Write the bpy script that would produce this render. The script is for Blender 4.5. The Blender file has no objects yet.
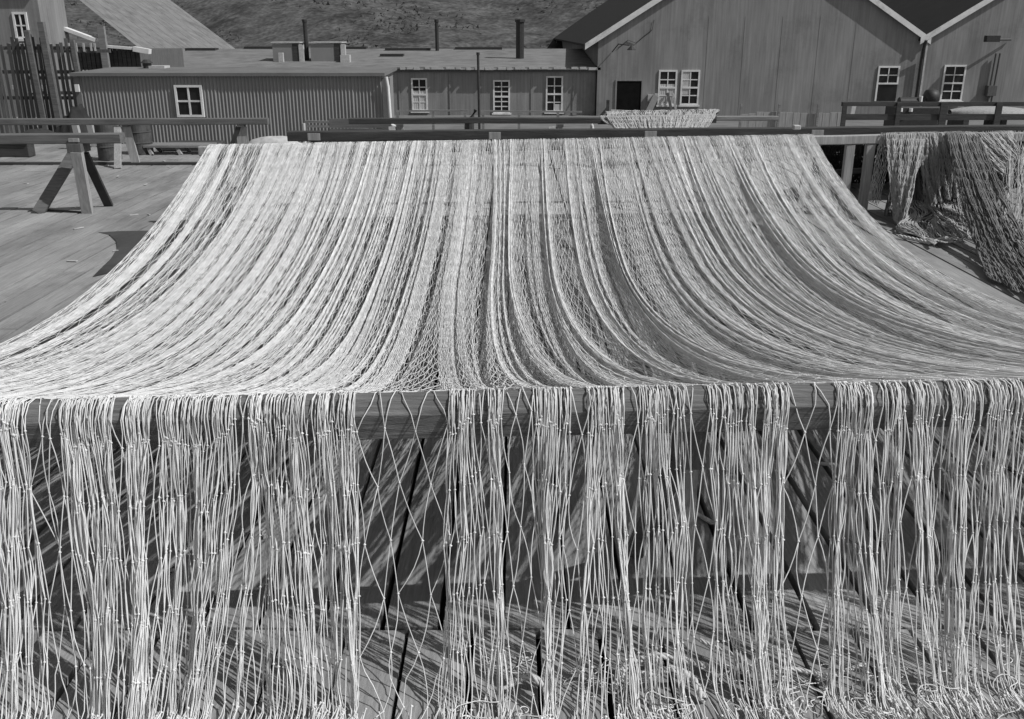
import bpy, bmesh, math, random
import numpy as np
from mathutils import Vector, Matrix

# ------------------------------------------------------------------ camera, light, exposure
W, H_PX, F_PX, TILT, CAM_Z = 1024, 719, 930.0, math.radians(19.5), 2.6
SUN = Vector((0.86, -0.28, 1.0)).normalized()          # direction towards the sun
SUN_STRENGTH, SKY_STRENGTH, EXPOSURE = 4.0, 0.105, 0.0

scene = bpy.context.scene
C = scene.collection
cam_data = bpy.data.cameras.new('camera')
cam_data.sensor_width = 36.0
cam_data.lens = 36.0 * F_PX / W
cam_data.clip_start = 0.05
cam_data.clip_end = 2000.0
cam = bpy.data.objects.new('camera', cam_data)
cam.location = (0, 0, CAM_Z)
cam.rotation_euler = (math.pi / 2 - TILT, 0, 0)
C.objects.link(cam)
scene.camera = cam

world = bpy.data.worlds.new('World')
scene.world = world
world.use_nodes = True
wn, wl = world.node_tree.nodes, world.node_tree.links
wn.clear()
sky = wn.new('ShaderNodeTexSky')
sky.sky_type = 'NISHITA'
sky.sun_disc = False
sky.sun_elevation = math.asin(SUN.z)
sky.sun_rotation = math.atan2(SUN.x, SUN.y)
bw = wn.new('ShaderNodeRGBToBW')                        # black-and-white film: the light has no hue
bg = wn.new('ShaderNodeBackground')
bg.inputs['Strength'].default_value = SKY_STRENGTH
wo = wn.new('ShaderNodeOutputWorld')
wl.new(sky.outputs[0], bw.inputs[0]); wl.new(bw.outputs[0], bg.inputs['Color']); wl.new(bg.outputs[0], wo.inputs[0])

sun_data = bpy.data.lights.new('sun', 'SUN')
sun_data.energy = SUN_STRENGTH
sun_data.angle = math.radians(0.53)
sun_data.color = (1, 1, 1)
sun = bpy.data.objects.new('sun', sun_data)
sun.rotation_euler = SUN.to_track_quat('Z', 'Y').to_euler()
sun.location = (10, -3, 14)
C.objects.link(sun)
scene.view_settings.view_transform = 'Standard'
scene.view_settings.look = 'None'
scene.view_settings.gamma = 1.0
scene.view_settings.use_curve_mapping = False
scene.view_settings.exposure = EXPOSURE
scene.cycles.max_bounces = 6
scene.cycles.diffuse_bounces = 3

rnd = random.Random(7)
rng = np.random.default_rng(11)

# ------------------------------------------------------------------ helpers
def at(px, py, Y):
    """world point at forward distance Y that projects to a pixel"""
    u = (px - 512) / F_PX; v = (py - 359.5) / F_PX
    dy = math.cos(TILT) - v * math.sin(TILT)
    dz = -math.sin(TILT) - v * math.cos(TILT)
    k = Y / dy
    return Vector((u * k, Y, CAM_Z + dz * k))

def ground_z(y):
    if y < 23: return 0.0
    if y < 27.4: return -0.67 * (y - 23) / 4.4
    if y < 45: return -0.67 - 0.51 * (y - 27.4) / 17.6
    return -1.18

def mat(name, col, rough=0.8, var=0.25, scale=6.0, stretch=(1, 1, 1), bump=0.0, bump_scale=40.0, island=0.0,
        spots=0.0, spec=0.3, metal=0.0, coord='Object', grain=0.0, grain_scale=(60, 60, 3)):
    m = bpy.data.materials.new(name)
    m.use_nodes = True
    n, l = m.node_tree.nodes, m.node_tree.links
    b = n['Principled BSDF']
    b.inputs['Roughness'].default_value = rough
    b.inputs['Specular IOR Level'].default_value = spec
    b.inputs['Metallic'].default_value = metal
    tc = n.new('ShaderNodeTexCoord')
    mp = n.new('ShaderNodeMapping')
    mp.inputs['Scale'].default_value = stretch
    l.new(tc.outputs[coord], mp.inputs['Vector'])
    tex = n.new('ShaderNodeTexNoise')
    tex.inputs['Scale'].default_value = scale
    tex.inputs['Detail'].default_value = 7
    tex.inputs['Roughness'].default_value = 0.62
    l.new(mp.outputs[0], tex.inputs['Vector'])
    mr = n.new('ShaderNodeMapRange')
    mr.inputs['From Min'].default_value = 0.28; mr.inputs['From Max'].default_value = 0.72
    mr.inputs['To Min'].default_value = 1 - var; mr.inputs['To Max'].default_value = 1 + var
    l.new(tex.outputs['Fac'], mr.inputs['Value'])
    fac = mr.outputs[0]
    def mul(a, bb):
        q = n.new('ShaderNodeMath'); q.operation = 'MULTIPLY'
        l.new(a, q.inputs[0]); l.new(bb, q.inputs[1]); return q.outputs[0]
    if grain:
        mp2 = n.new('ShaderNodeMapping'); mp2.inputs['Scale'].default_value = grain_scale
        l.new(tc.outputs[coord], mp2.inputs['Vector'])
        t2 = n.new('ShaderNodeTexNoise'); t2.inputs['Scale'].default_value = 1.0; t2.inputs['Detail'].default_value = 5
        l.new(mp2.outputs[0], t2.inputs['Vector'])
        r2 = n.new('ShaderNodeMapRange')
        r2.inputs['From Min'].default_value = 0.3; r2.inputs['From Max'].default_value = 0.7
        r2.inputs['To Min'].default_value = 1 - grain; r2.inputs['To Max'].default_value = 1 + grain
        l.new(t2.outputs['Fac'], r2.inputs['Value'])
        fac = mul(fac, r2.outputs[0])
    if island:
        g = n.new('ShaderNodeNewGeometry')
        r3 = n.new('ShaderNodeMapRange')
        r3.inputs['To Min'].default_value = 1 - island; r3.inputs['To Max'].default_value = 1 + island
        l.new(g.outputs['Random Per Island'], r3.inputs['Value'])
        fac = mul(fac, r3.outputs[0])
    if spots:
        t3 = n.new('ShaderNodeTexNoise'); t3.inputs['Scale'].default_value = scale * 0.35; t3.inputs['Detail'].default_value = 9
        t3.inputs['Roughness'].default_value = 0.75
        l.new(tc.outputs[coord], t3.inputs['Vector'])
        r4 = n.new('ShaderNodeMapRange')
        r4.inputs['From Min'].default_value = 0.52; r4.inputs['From Max'].default_value = 0.62
        r4.inputs['To Min'].default_value = 1; r4.inputs['To Max'].default_value = 1 - spots
        l.new(t3.outputs['Fac'], r4.inputs['Value'])
        fac = mul(fac, r4.outputs[0])
    base = n.new('ShaderNodeValue'); base.outputs[0].default_value = col
    val = mul(fac, base.outputs[0])
    cb = n.new('ShaderNodeCombineColor')
    for k in range(3): l.new(val, cb.inputs[k])
    l.new(cb.outputs[0], b.inputs['Base Color'])
    if bump:
        tb = n.new('ShaderNodeTexNoise'); tb.inputs['Scale'].default_value = bump_scale; tb.inputs['Detail'].default_value = 6
        l.new(mp.outputs[0], tb.inputs['Vector'])
        bp = n.new('ShaderNodeBump'); bp.inputs['Strength'].default_value = bump; bp.inputs['Distance'].default_value = 0.01
        l.new(tb.outputs['Fac'], bp.inputs['Height']); l.new(bp.outputs[0], b.inputs['Normal'])
    return m

M = {}
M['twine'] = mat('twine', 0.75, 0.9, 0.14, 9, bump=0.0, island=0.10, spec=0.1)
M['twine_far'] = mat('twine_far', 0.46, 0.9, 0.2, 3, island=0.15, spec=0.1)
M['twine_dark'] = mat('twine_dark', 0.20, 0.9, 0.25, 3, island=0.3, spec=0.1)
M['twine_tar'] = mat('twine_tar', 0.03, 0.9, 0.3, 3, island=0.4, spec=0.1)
def fibrous(m, t):
    n, l = m.node_tree.nodes, m.node_tree.links
    b = n['Principled BSDF']; out = [q for q in n if q.type == 'OUTPUT_MATERIAL'][0]
    tr = n.new('ShaderNodeBsdfTranslucent'); mx = n.new('ShaderNodeMixShader'); mx.inputs[0].default_value = t
    l.new(b.inputs['Base Color'].links[0].from_socket, tr.inputs['Color'])
    l.new(b.outputs[0], mx.inputs[1]); l.new(tr.outputs[0], mx.inputs[2]); l.new(mx.outputs[0], out.inputs['Surface'])
for k_ in ('twine', 'twine_far', 'twine_dark'): fibrous(M[k_], 0.18)
M['rope'] = mat('rope', 0.6, 0.9, 0.15, 60, bump=0.6, bump_scale=400, spec=0.1)
M['deck'] = mat('deck_wood', 0.23, 0.8, 0.36, 1.2, (1, .35, 1), 0.5, 60, island=0.09, spots=0.22, coord='Object', grain=0.22, grain_scale=(70, 2.2, 20))
M['timber'] = mat('timber', 0.20, 0.8, 0.25, 3, (0.4, 3, 3), 0.5, 60, grain=0.3, grain_scale=(2.2, 60, 60))
M['timber_dark'] = mat('timber_dark', 0.05, 0.8, 0.3, 3, (0.4, 3, 3), 0.5, 50, grain=0.3, grain_scale=(2.2, 50, 50))
M['timber_near'] = mat('timber_near', 0.13, 0.8, 0.3, 3, (0.4, 3, 3), 0.6, 60, grain=0.4, grain_scale=(2.2, 70, 70))
M['timber_grey'] = mat('timber_grey', 0.125, 0.85, 0.25, 3, (0.4, 3, 3), 0.5, 60, grain=0.25, grain_scale=(2.2, 60, 60))
M['post_light'] = mat('post_light', 0.30, 0.8, 0.2, 5, (3, 3, 0.5), 0.4, 50, grain=0.2, grain_scale=(50, 50, 2))
M['post_dark'] = mat('post_dark', 0.10, 0.8, 0.25, 5, (3, 3, 0.5), 0.4, 50, grain=0.2, grain_scale=(50, 50, 2))
M['corr'] = mat('corrugated_paint', 0.215, 0.6, 0.10, 1.2, (1, 1, 0.4), 0.1, 20, spots=0.12, spec=0.4)
M['corr_roof'] = mat('roof_sheet', 0.145, 0.75, 0.2, 0.9, (1, 1, 1), 0.2, 20, spots=0.2)
M['board_wall'] = mat('board_wall', 0.21, 0.75, 0.22, 0.9, (1, 1, 0.3), 0.3, 30, spots=0.2, grain=0.16, grain_scale=(11, 11, 0.5))
M['old_roof'] = mat('old_roof', 0.165, 0.85, 0.25, 1.4, (1, 1, 1), 0.3, 20, spots=0.25)
M['tar_roof'] = mat('tar_roof', 0.014, 0.85, 0.3, 1.4)
M['white'] = mat('white_paint', 0.64, 0.6, 0.15, 3, spots=0.25)
M['offwhite'] = mat('worn_white_paint', 0.42, 0.7, 0.2, 10, spots=0.2)
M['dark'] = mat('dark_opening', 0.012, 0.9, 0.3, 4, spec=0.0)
M['glass'] = mat('window_glass', 0.018, 0.25, 0.5, 2.0, spec=0.25)
M['curtain'] = mat('curtain', 0.45, 0.9, 0.25, 8, (4, 1, .4))
M['metal_dark'] = mat('dark_metal', 0.035, 0.55, 0.3, 10)
M['rust'] = mat('rusty_drum', 0.07, 0.8, 0.45, 6, spots=0.4)
M['ground'] = mat('gravel_ground', 0.15, 0.95, 0.25, 1.2, bump=0.6, bump_scale=25, spots=0.2)
M['hill'] = mat('hill_grass', 0.07, 0.95, 0.6, 0.5, (1, 1, 2), 1.0, 5, spots=0.6, grain=0.5, grain_scale=(2.5, 2.5, 5))
M['scrub'] = mat('scrub_leaf', 0.10, 0.9, 0.4, 2, island=0.4)
M['fence'] = mat('fence_board', 0.085, 0.85, 0.3, 2, (4, 4, .5), 0.4, 30, island=0.35, grain=0.2, grain_scale=(30, 30, 2))

fibrous(M['scrub'], .5)
class MB:
    """collects boxes, bars, tubes; build() links them as ONE mesh object"""
    def __init__(s): s.v, s.f = [], []
    def add(s, vs, fs):
        o = len(s.v); s.v += [tuple(v) for v in vs]; s.f += [tuple(i + o for i in f) for f in fs]
    def box(s, x0, x1, y0, y1, z0, z1):
        v = [(x, y, z) for x in (x0, x1) for y in (y0, y1) for z in (z0, z1)]
        s.add(v, [(0, 1, 3, 2), (4, 6, 7, 5), (0, 4, 5, 1), (2, 3, 7, 6), (0, 2, 6, 4), (1, 5, 7, 3)])
    def bar(s, a, b, w, h, up=(0, 0, 1), w2=None, h2=None):
        """rectangular bar from a to b, w across, h along up; slight taper with w2, h2"""
        a, b = Vector(a), Vector(b); t = (b - a).normalized(); up = Vector(up)
        if abs(t.dot(up)) > 0.98: up = Vector((0, 1, 0))
        sd = t.cross(up).normalized(); u = sd.cross(t).normalized()
        w2 = w if w2 is None else w2; h2 = h if h2 is None else h2
        vs = []
        for p, ww, hh in ((a, w, h), (b, w2, h2)):
            for sx, sz in ((-1, -1), (1, -1), (1, 1), (-1, 1)):
                vs.append(p + sd * (sx * ww / 2) + u * (sz * hh / 2))
        s.add(vs, [(0, 3, 2, 1), (4, 5, 6, 7), (0, 1, 5, 4), (1, 2, 6, 5), (2, 3, 7, 6), (3, 0, 4, 7)])
    def tube(s, pts, r, n=8, cap=True):
        pts = [Vector(p) for p in pts]; vs, fs = [], []
        rs = r if isinstance(r, (list, tuple)) else [r] * len(pts)
        for i, p in enumerate(pts):
            t = (pts[min(i + 1, len(pts) - 1)] - pts[max(i - 1, 0)]).normalized()
            ref = Vector((0, 0, 1)) if abs(t.z) < 0.9 else Vector((1, 0, 0))
            a = t.cross(ref).normalized(); b = t.cross(a)
            for k in range(n):
                q = 2 * math.pi * k / n
                vs.append(p + (a * math.cos(q) + b * math.sin(q)) * rs[i])
        for i in range(len(pts) - 1):
            for k in range(n):
                fs.append((i * n + k, i * n + (k + 1) % n, (i + 1) * n + (k + 1) % n, (i + 1) * n + k))
        if cap:
            fs.append(tuple(range(n))); fs.append(tuple((len(pts) - 1) * n + k for k in reversed(range(n))))
        s.add(vs, fs)
    def lathe(s, c, prof, n=20, axis='z'):
        vs, fs = [], []
        for r, h in prof:
            for k in range(n):
                q = 2 * math.pi * k / n
                if axis == 'z': vs.append((c[0] + r * math.cos(q), c[1] + r * math.sin(q), c[2] + h))
                else: vs.append((c[0] + h, c[1] + r * math.cos(q), c[2] + r * math.sin(q)))
        for i in range(len(prof) - 1):
            for k in range(n):
                fs.append((i * n + k, i * n + (k + 1) % n, (i + 1) * n + (k + 1) % n, (i + 1) * n + k))
        fs.append(tuple(reversed(range(n)))); fs.append(tuple((len(prof) - 1) * n + k for k in range(n)))
        s.add(vs, fs)
    def build(s, name, m, parent=None, smooth=False, bevel=0.0):
        me = bpy.data.meshes.new(name)
        me.from_pydata(s.v, [], s.f); me.update()
        bm = bmesh.new(); bm.from_mesh(me); bmesh.ops.recalc_face_normals(bm, faces=bm.faces)
        if bevel: bmesh.ops.bevel(bm, geom=list(bm.edges), offset=bevel, segments=1, affect='EDGES', clamp_overlap=True)
        bm.to_mesh(me); bm.free()
        if smooth: me.polygons.foreach_set('use_smooth', [True] * len(me.polygons))
        me.materials.append(m)
        o = bpy.data.objects.new(name, me); C.objects.link(o)
        if parent:
            o.parent = parent
            pl = Vector(parent.location); pp = parent.parent
            while pp: pl = pl + Vector(pp.location); pp = pp.parent
            me.transform(Matrix.Translation(-pl))
        return o

def empty(name, loc=(0, 0, 0)):
    o = bpy.data.objects.new(name, None); o.location = loc; o.empty_display_size = 0.2; C.objects.link(o); return o
def tag(o, label=None, cat=None, group=None, kind=None):
    if label: o['label'] = label
    if cat: o['category'] = cat
    if group: o['group'] = group
    if kind: o['kind'] = kind
    return o

# ------------------------------------------------------------------ ground, deck, hill
g = MB()
ys = [-12, 0, 10, 22.9, 23, 25, 27.4, 32, 38, 45, 60, 90, 300]
vs, fs = [], []
for y in ys:
    for x in (-300, -60, -20, 0, 20, 60, 300):
        vs.append((x, y, (ground_z(y) if y >= 23 else -0.35) - 0.012))
for i in range(len(ys) - 1):
    for k in range(6): fs.append((i * 7 + k, i * 7 + k + 1, (i + 1) * 7 + k + 1, (i + 1) * 7 + k))
g.add(vs, fs); tag(g.build('ground', M['ground']), kind='structure')

d = MB()
def planks(x0, x1, y0, y1, wdt, gap, zt=0.0, shift=0.0):
    x = x0 + shift
    while x < x1:
        w_ = wdt * rnd.uniform(0.93, 1.07)
        y = y0
        while y < y1:
            L = rnd.uniform(4.2, 7.5)
            ye = y1 if y + L > y1 - 1.0 else y + L
            dz = rnd.uniform(-0.006, 0.004)
            gg = gap * rnd.uniform(0.6, 1.5)
            xs = rnd.uniform(-.004, .004)
            d.add([(x + gg / 2, y + .004, zt + dz), (x + w_ - gg / 2, y + .004, zt + dz), (x + w_ - gg / 2 + xs, ye - .004, zt + dz), (x + gg / 2 + xs, ye - .004, zt + dz),
                   (x + gg / 2, y + .004, zt + dz - .06), (x + w_ - gg / 2, y + .004, zt + dz - .06), (x + w_ - gg / 2 + xs, ye - .004, zt + dz - .06), (x + gg / 2 + xs, ye - .004, zt + dz - .06)],
                  [(0, 1, 2, 3), (0, 4, 5, 1), (1, 5, 6, 2), (2, 6, 7, 3), (3, 7, 4, 0)])
            y = ye
        x += w_
planks(-17, 17, 3.63, 23, 0.285, 0.027)
planks(-6, 6, -1.5, 3.62, 0.285, 0.022, shift=0.11)
tag(d.build('wharf_deck', M['deck']), kind='structure')

# hillside rising behind the buildings
hn = 60
vs, fs = [], []
for j in range(hn + 1):
    y = 66 + j * 3.4
    for i in range(hn * 2 + 1):
        x = -150 + i * 2.5
        k = max(0, (y - 66)) / 200
        z = -1.2 + 46 * k ** 1.05 + 2.2 * math.sin(x * .05 + 1) * min(1, k * 8) + 0.9 * math.sin(x * .21 + y * .13) * min(1, k * 10) + rnd.uniform(-.35, .35)
        vs.append((x, y, z))
R_ = hn * 2 + 1
for j in range(hn):
    for i in range(hn * 2): fs.append((j * R_ + i, j * R_ + i + 1, (j + 1) * R_ + i + 1, (j + 1) * R_ + i))
g = MB(); g.add(vs, fs); hill = g.build('hillside', M['hill'], smooth=True); tag(hill, kind='structure')
sc_ = MB()
for i in range(2600):
    x = rnd.uniform(-60, 40); y = 70 + rnd.random() ** 1.4 * 55
    k = (y - 66) / 200
    z = -1.2 + 46 * k ** 1.05 + 2.2 * math.sin(x * .05 + 1) * min(1, k * 8) + 0.9 * math.sin(x * .21 + y * .13) * min(1, k * 10)
    if math.sin(x * .33 + 2 * math.sin(y * .21)) < rnd.uniform(-.6, .9): continue
    for q in range(5):
        cx, cy, cz = x + rnd.gauss(0, .35), y + rnd.gauss(0, .35), z + rnd.uniform(0, .55)
        a = [Vector((rnd.gauss(0, 1), rnd.gauss(0, 1), rnd.gauss(0, 1))).normalized() * rnd.uniform(.1, .28) for _ in range(3)]
        sc_.add([Vector((cx, cy, cz)) + w for w in a], [(0, 1, 2)])
tag(sc_.build('hill_scrub', M['scrub']), 'dark low scrub scattered over the hillside behind the roofs', 'scrub', kind='stuff')

# ------------------------------------------------------------------ windows
def window(parent, x0, x1, y0, y1, Y, cols, rows, mid=True, glass='glass', name='window', bottom_open=False, sill=True, fw=0.075, bw_=0.045, curtain=None):
    """pixel rectangle -> a sash window on the wall plane Y (frame proud of wall)"""
    a = at(x0, y0, Y); b = at((x1 - x0) + x0, y1, Y)
    X0, X1, Z1, Z0 = a.x, b.x, a.z, b.z
    fr = MB()
    y_f, y_b = Y - 0.05, Y + 0.03
    lo = Z0 + (Z1 - Z0) * 0.48 if bottom_open else Z0
    fr.box(X0, X0 + fw, y_f, y_b, Z0 + (0 if not bottom_open else 0), Z1)
    fr.box(X1 - fw, X1, y_f, y_b, Z0, Z1) if not bottom_open else fr.box(X1 - fw, X1, y_f, y_b, lo, Z1)
    fr.box(X0 + fw, X1 - fw, y_f, y_b, Z1 - fw, Z1)
    fr.box(X0 + fw, X1 - fw, y_f, y_b, lo, lo + fw)
    if mid and not bottom_open:
        zm = (Z0 + Z1) / 2; fr.box(X0 + fw, X1 - fw, y_f - .004, y_b, zm - fw / 2, zm + fw / 2)
    for c in range(1, cols):
        xc = X0 + fw + (X1 - X0 - 2 * fw) * c / cols
        fr.box(xc - bw_ / 2, xc + bw_ / 2, y_f + .01, y_b, lo + fw, Z1 - fw)
    for r_ in range(1, rows):
        if mid and rows % 2 == 0 and r_ == rows // 2 and not bottom_open: continue
        zc = lo + fw + (Z1 - lo - 2 * fw) * r_ / rows
        fr.box(X0 + fw, X1 - fw, y_f + .014, y_b, zc - bw_ / 2, zc + bw_ / 2)
    w_ = fr.build(name, M['white'], parent)
    p = MB(); p.box(X0 + .01, X1 - .01, Y - 0.012, Y - 0.006, Z0 + .01, Z1 - .01); p.build('pane', M[glass], w_)
    if curtain:
        c0, c1, d0, d1 = curtain
        cu = MB(); n = 14
        for k in range(n):
            xa = X0 + (X1 - X0) * (c0 + (c1 - c0) * k / n); xb = X0 + (X1 - X0) * (c0 + (c1 - c0) * (k + 1) / n)
            ya, yb = (Y - .018, Y - .026) if k % 2 else (Y - .026, Y - .018)
            za, zb = Z0 + (Z1 - Z0) * d0, Z0 + (Z1 - Z0) * d1
            cu.add([(xa, ya, za), (xb, yb, za), (xb, yb, zb), (xa, ya, zb)], [(0, 1, 2, 3)])
        cu.build('curtain', M['curtain'], w_)
    if sill:
        s_ = MB(); s_.box(X0 - .06, X1 + .06, Y - 0.12, Y + .02, Z0 - .07, Z0 - .002); s_.build('sill', M['white'], w_)
    return w_

# ------------------------------------------------------------------ corrugated shed (left)
SY = 27.4
sh = empty('corrugated_shed', (at(230, 150, SY).x, SY, ground_z(SY)))
tag(sh, 'long low shed of grey corrugated iron with one small four pane window', 'shed')
XA, XB = at(77, 75, SY).x, at(381, 75, SY).x
ZT, ZB = at(230, 76, SY).z, ground_z(SY) - .05
pitch = 0.10
n = int((XB - XA) / pitch * 8)
wv = MB(); vs, fs = [], []
for i in range(n + 1):
    x = XA + (XB - XA) * i / n
    y = SY + 0.018 * math.sin(2 * math.pi * x / pitch) - 0.012 * (1 if int((x - XA) / 1.95) % 2 else 0)
    vs += [(x, y, ZB), (x, y, ZT)]
for i in range(n): fs.append((2 * i, 2 * i + 2, 2 * i + 3, 2 * i + 1))
wv.add(vs, fs); wv.build('corrugated_wall', M['corr'], sh, smooth=True)
b = MB(); b.box(XA, XA + .1, SY + .04, SY + 2.7, ZB, ZT - .02); b.box(XB - .1, XB, SY + .04, SY + 2.7, ZB, ZT - .02); b.box(XA + .1, XB - .1, SY + 2.6, SY + 2.7, ZB, ZT - .02)
b.build('end_wall', M['corr'], sh)
b = MB()
zr = ZT + 0.05
b.add([(XA - .15, SY - .13, ZT), (XB + .12, SY - .13, ZT), (XB + .12, SY + 2.9, zr), (XA - .15, SY + 2.9, zr),
       (XA - .15, SY - .13, ZT + .09), (XB + .12, SY - .13, ZT + .09), (XB + .12, SY + 2.9, zr + .09), (XA - .15, SY + 2.9, zr + .09)],
      [(0, 1, 2, 3), (4, 5, 6, 7), (0, 1, 5, 4), (1, 2, 6, 5), (2, 3, 7, 6), (3, 0, 4, 7)])
rf = b.build('roof', M['corr_roof'], sh)
c = at(157, 68, SY + 3)
b = MB(); b.tube([(c.x, SY + 2.2, ZT + .05), (c.x, SY + 2.2, ZT + .3)], .13, 12); b.tube([(c.x, SY + 2.2, ZT + .28), (c.x, SY + 2.2, ZT + .38)], [.19, .08], 12)
b.build('roof_vent', M['metal_dark'], rf)
b = MB(); b.box(c.x - .1, c.x + .55, SY + 2.1, SY + 2.6, ZT + .06, ZT + .2); b.build('vent_flashing', M['offwhite'], rf)
window(sh, 174, 205, 85, 117, SY - .035, 2, 2, mid=False, sill=False, fw=.062, bw_=.05)
b = MB(); pa = at(386, 77, SY - .15)
b.tube([(pa.x, SY - .12, ZT - .02), (pa.x + .04, SY - .1, ZT - .3), (pa.x + .07, SY - .1, ZT - 1.3), (pa.x + .2, SY - .15, ZT - 1.38)], .045, 8)
b.build('downpipe', M['white'], sh)
b = MB(); b.box(XB + .02, XB + .24, SY + .01, SY + .08, ZB, ZT - .05); b.build('corner_board', M['corr_roof'], sh)
b = MB(); b.box(XA - .1, XA + .06, SY - .035, SY + .03, ZB, ZT - .02); b.build('corner_board', M['corr_roof'], sh)
b = MB(); q = at(79, 88, SY - .05); b.box(q.x - .09, q.x + .02, SY - .12, SY - .05, q.z - .1, q.z + .1); b.build('wall_lamp', M['white'], sh)

# ------------------------------------------------------------------ long low building behind (mid)
MY = 45.3
lb = empty('long_low_building', (at(490, 120, MY).x, MY, ground_z(MY)))
tag(lb, 'long low grey building with weathered flat roof and three tall white sash windows', 'building')
X0, X1 = at(108, 70, MY).x, at(597, 70, 45).x - .02
ZE = at(500, 71, MY).z
b = MB(); b.box(X0, X1, MY, MY + .2, -1.3, ZE); b.box(X0, X0 + .2, MY + .2, MY + 14, -1.3, ZE); b.build('wall', M['board_wall'], lb)
b = MB(); b.box(X0 - .2, X1, MY - .12, MY - .004, ZE - .04, ZE + .1); 
for k in range(60):
    xx = X0 + (X1 - X0) * k / 60; 
b.build('fascia', M['post_dark'], lb)
b = MB(); zr = at(400, 50, MY + 9.5).z
b.add([(X0 - .3, MY - .2, ZE + .1), (X1, MY - .2, ZE + .1), (X1, MY + 9.5, zr), (X0 + 1.2, MY + 9.5, zr), (X0 - .3, MY + 19, ZE + .1), (X1, MY + 19, ZE + .1),
       (X0 - .3, MY - .2, ZE + .17), (X1, MY - .2, ZE + .17), (X1, MY + 9.5, zr + .07), (X0 + 1.2, MY + 9.5, zr + .07), (X0 - .3, MY + 19, ZE + .17), (X1, MY + 19, ZE + .17)],
      [(0, 1, 2, 3), (3, 2, 5, 4), (6, 9, 8, 7), (9, 10, 11, 8), (0, 6, 7, 1), (4, 5, 11, 10), (0, 3, 9, 6), (3, 4, 10, 9), (1, 7, 8, 2), (2, 8, 11, 5)])
lrf = b.build('roof', M['old_roof'], lb)
def roof_z(Y): return ZE + .17 + (zr + .07 - ZE - .17) * (Y - MY + .2) / 9.7
# ragged light gutter edge
b = MB()
x = at(400, 66, MY - .25).x
b.box(x, X1 - .1, MY - .215, MY - .202, ZE + .07, ZE + .12)
while x < X1 - .3:
    w_ = rnd.uniform(.15, .6); b.box(x, x + w_, MY - .30, MY - .21, ZE + .05 + rnd.uniform(0, .05), ZE + .16 + rnd.uniform(0, .04)); x += w_ + rnd.uniform(.03, .3)
b.build('gutter', M['offwhite'], lrf)
for (a0, a1, yy) in ((185, 215, 50), (244, 276, 48), (385, 430, 50), (455, 502, 49), (380, 403, 56), (342, 366, 48.5)):
    # skylight: a low dark slot standing on the roof
    for Y in np.arange(MY + .5, MY + 9.4, .1):
        p = at(a0, yy, Y)
        if p.z <= roof_z(Y) + .04: break
    pa, pb = at(a0, yy, Y), at(a1, yy, Y)
    b = MB(); b.box(pa.x, pb.x, Y, Y + .7, roof_z(Y) - .05, roof_z(Y) + .13); b.build('skylight', M['metal_dark'], lrf)
for (a0, a1, top, bot, Y, mm) in ((272, 299, 43, 62, MY + 2.5, 'corr'), (310, 341, 43, 62, MY + 2.5, 'corr')):
    pa, pb = at(a0, top, Y), at(a1, top, Y)
    b = MB(); zb = roof_z(Y) - .1
    b.add([(pa.x, Y, zb), (pb.x, Y, zb), (pb.x, Y + 1.3, zb), (pa.x, Y + 1.3, zb), (pa.x, Y, pa.z - .06), (pb.x, Y, pa.z), (pb.x, Y + 1.3, pa.z), (pa.x, Y + 1.3, pa.z - .06)],
          [(0, 1, 5, 4), (1, 2, 6, 5), (2, 3, 7, 6), (3, 0, 4, 7), (4, 5, 6, 7)])
    v_ = b.build('roof_hatch', M[mm], lrf)
    b = MB(); b.box(pb.x - .03, pb.x + .19, Y - .04, Y + .2, zb, pa.z - .1); b.box(pa.x - .05, pb.x + .05, Y - .06, Y + 1.36, pa.z + .002, pa.z + .05); b.build('trim', M['offwhite'], v_)
    b = MB(); b.box(pb.x - .35, pb.x - .05, Y - .012, Y - .004, zb, pa.z - .02); b.build('hatch_door', M['timber_dark'], v_)
for (px, top, bot, wpx, Y) in ((304.5, 20, 52, 4, MY + 3.2), (436.5, 20, 50, 3.5, MY + 8.2), (520, 20, 57, 8, MY + 4)):
    p = at(px, top, Y); r_ = wpx / 2 / F_PX * Y
    b = MB(); b.tube([(p.x, Y, roof_z(Y) - .1), (p.x, Y, p.z)], r_, 10); b.tube([(p.x, Y, p.z - .1), (p.x, Y, p.z + .03)], r_ * 1.25, 10)
    b.build('stovepipe', M['metal_dark'], lrf)
b = MB(); p = at(281, 57, MY + 2.2); b.box(p.x - .1, p.x + .12, MY + 2.1, MY + 2.3, roof_z(MY + 2.2) - .05, p.z + .2); b.build('vent_box', M['offwhite'], lrf); b = MB(); p = at(345, 57, MY + 2.2); b.box(p.x - .2, p.x + .25, MY + 2, MY + 2.4, roof_z(MY + 2.2) - .05, p.z + .1); b.build('vent_box', M['offwhite'], lrf)
window(lb, 411, 428, 78, 111, MY, 2, 4, curtain=(.08, .92, .03, .62))
window(lb, 493, 510, 80, 113, MY, 2, 6, sill=True)
window(lb, 546, 562.5, 76, 112, MY, 2, 4, curtain=(.5, .95, .02, .22))
for px in (398, 449, 531, 573):
    b = MB(); p = at(px, 75, MY); b.box(p.x, p.x + .05, MY - .03, MY - .002, -1.2, ZE - .05); b.build('batten', M['board_wall'], lb)

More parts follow.
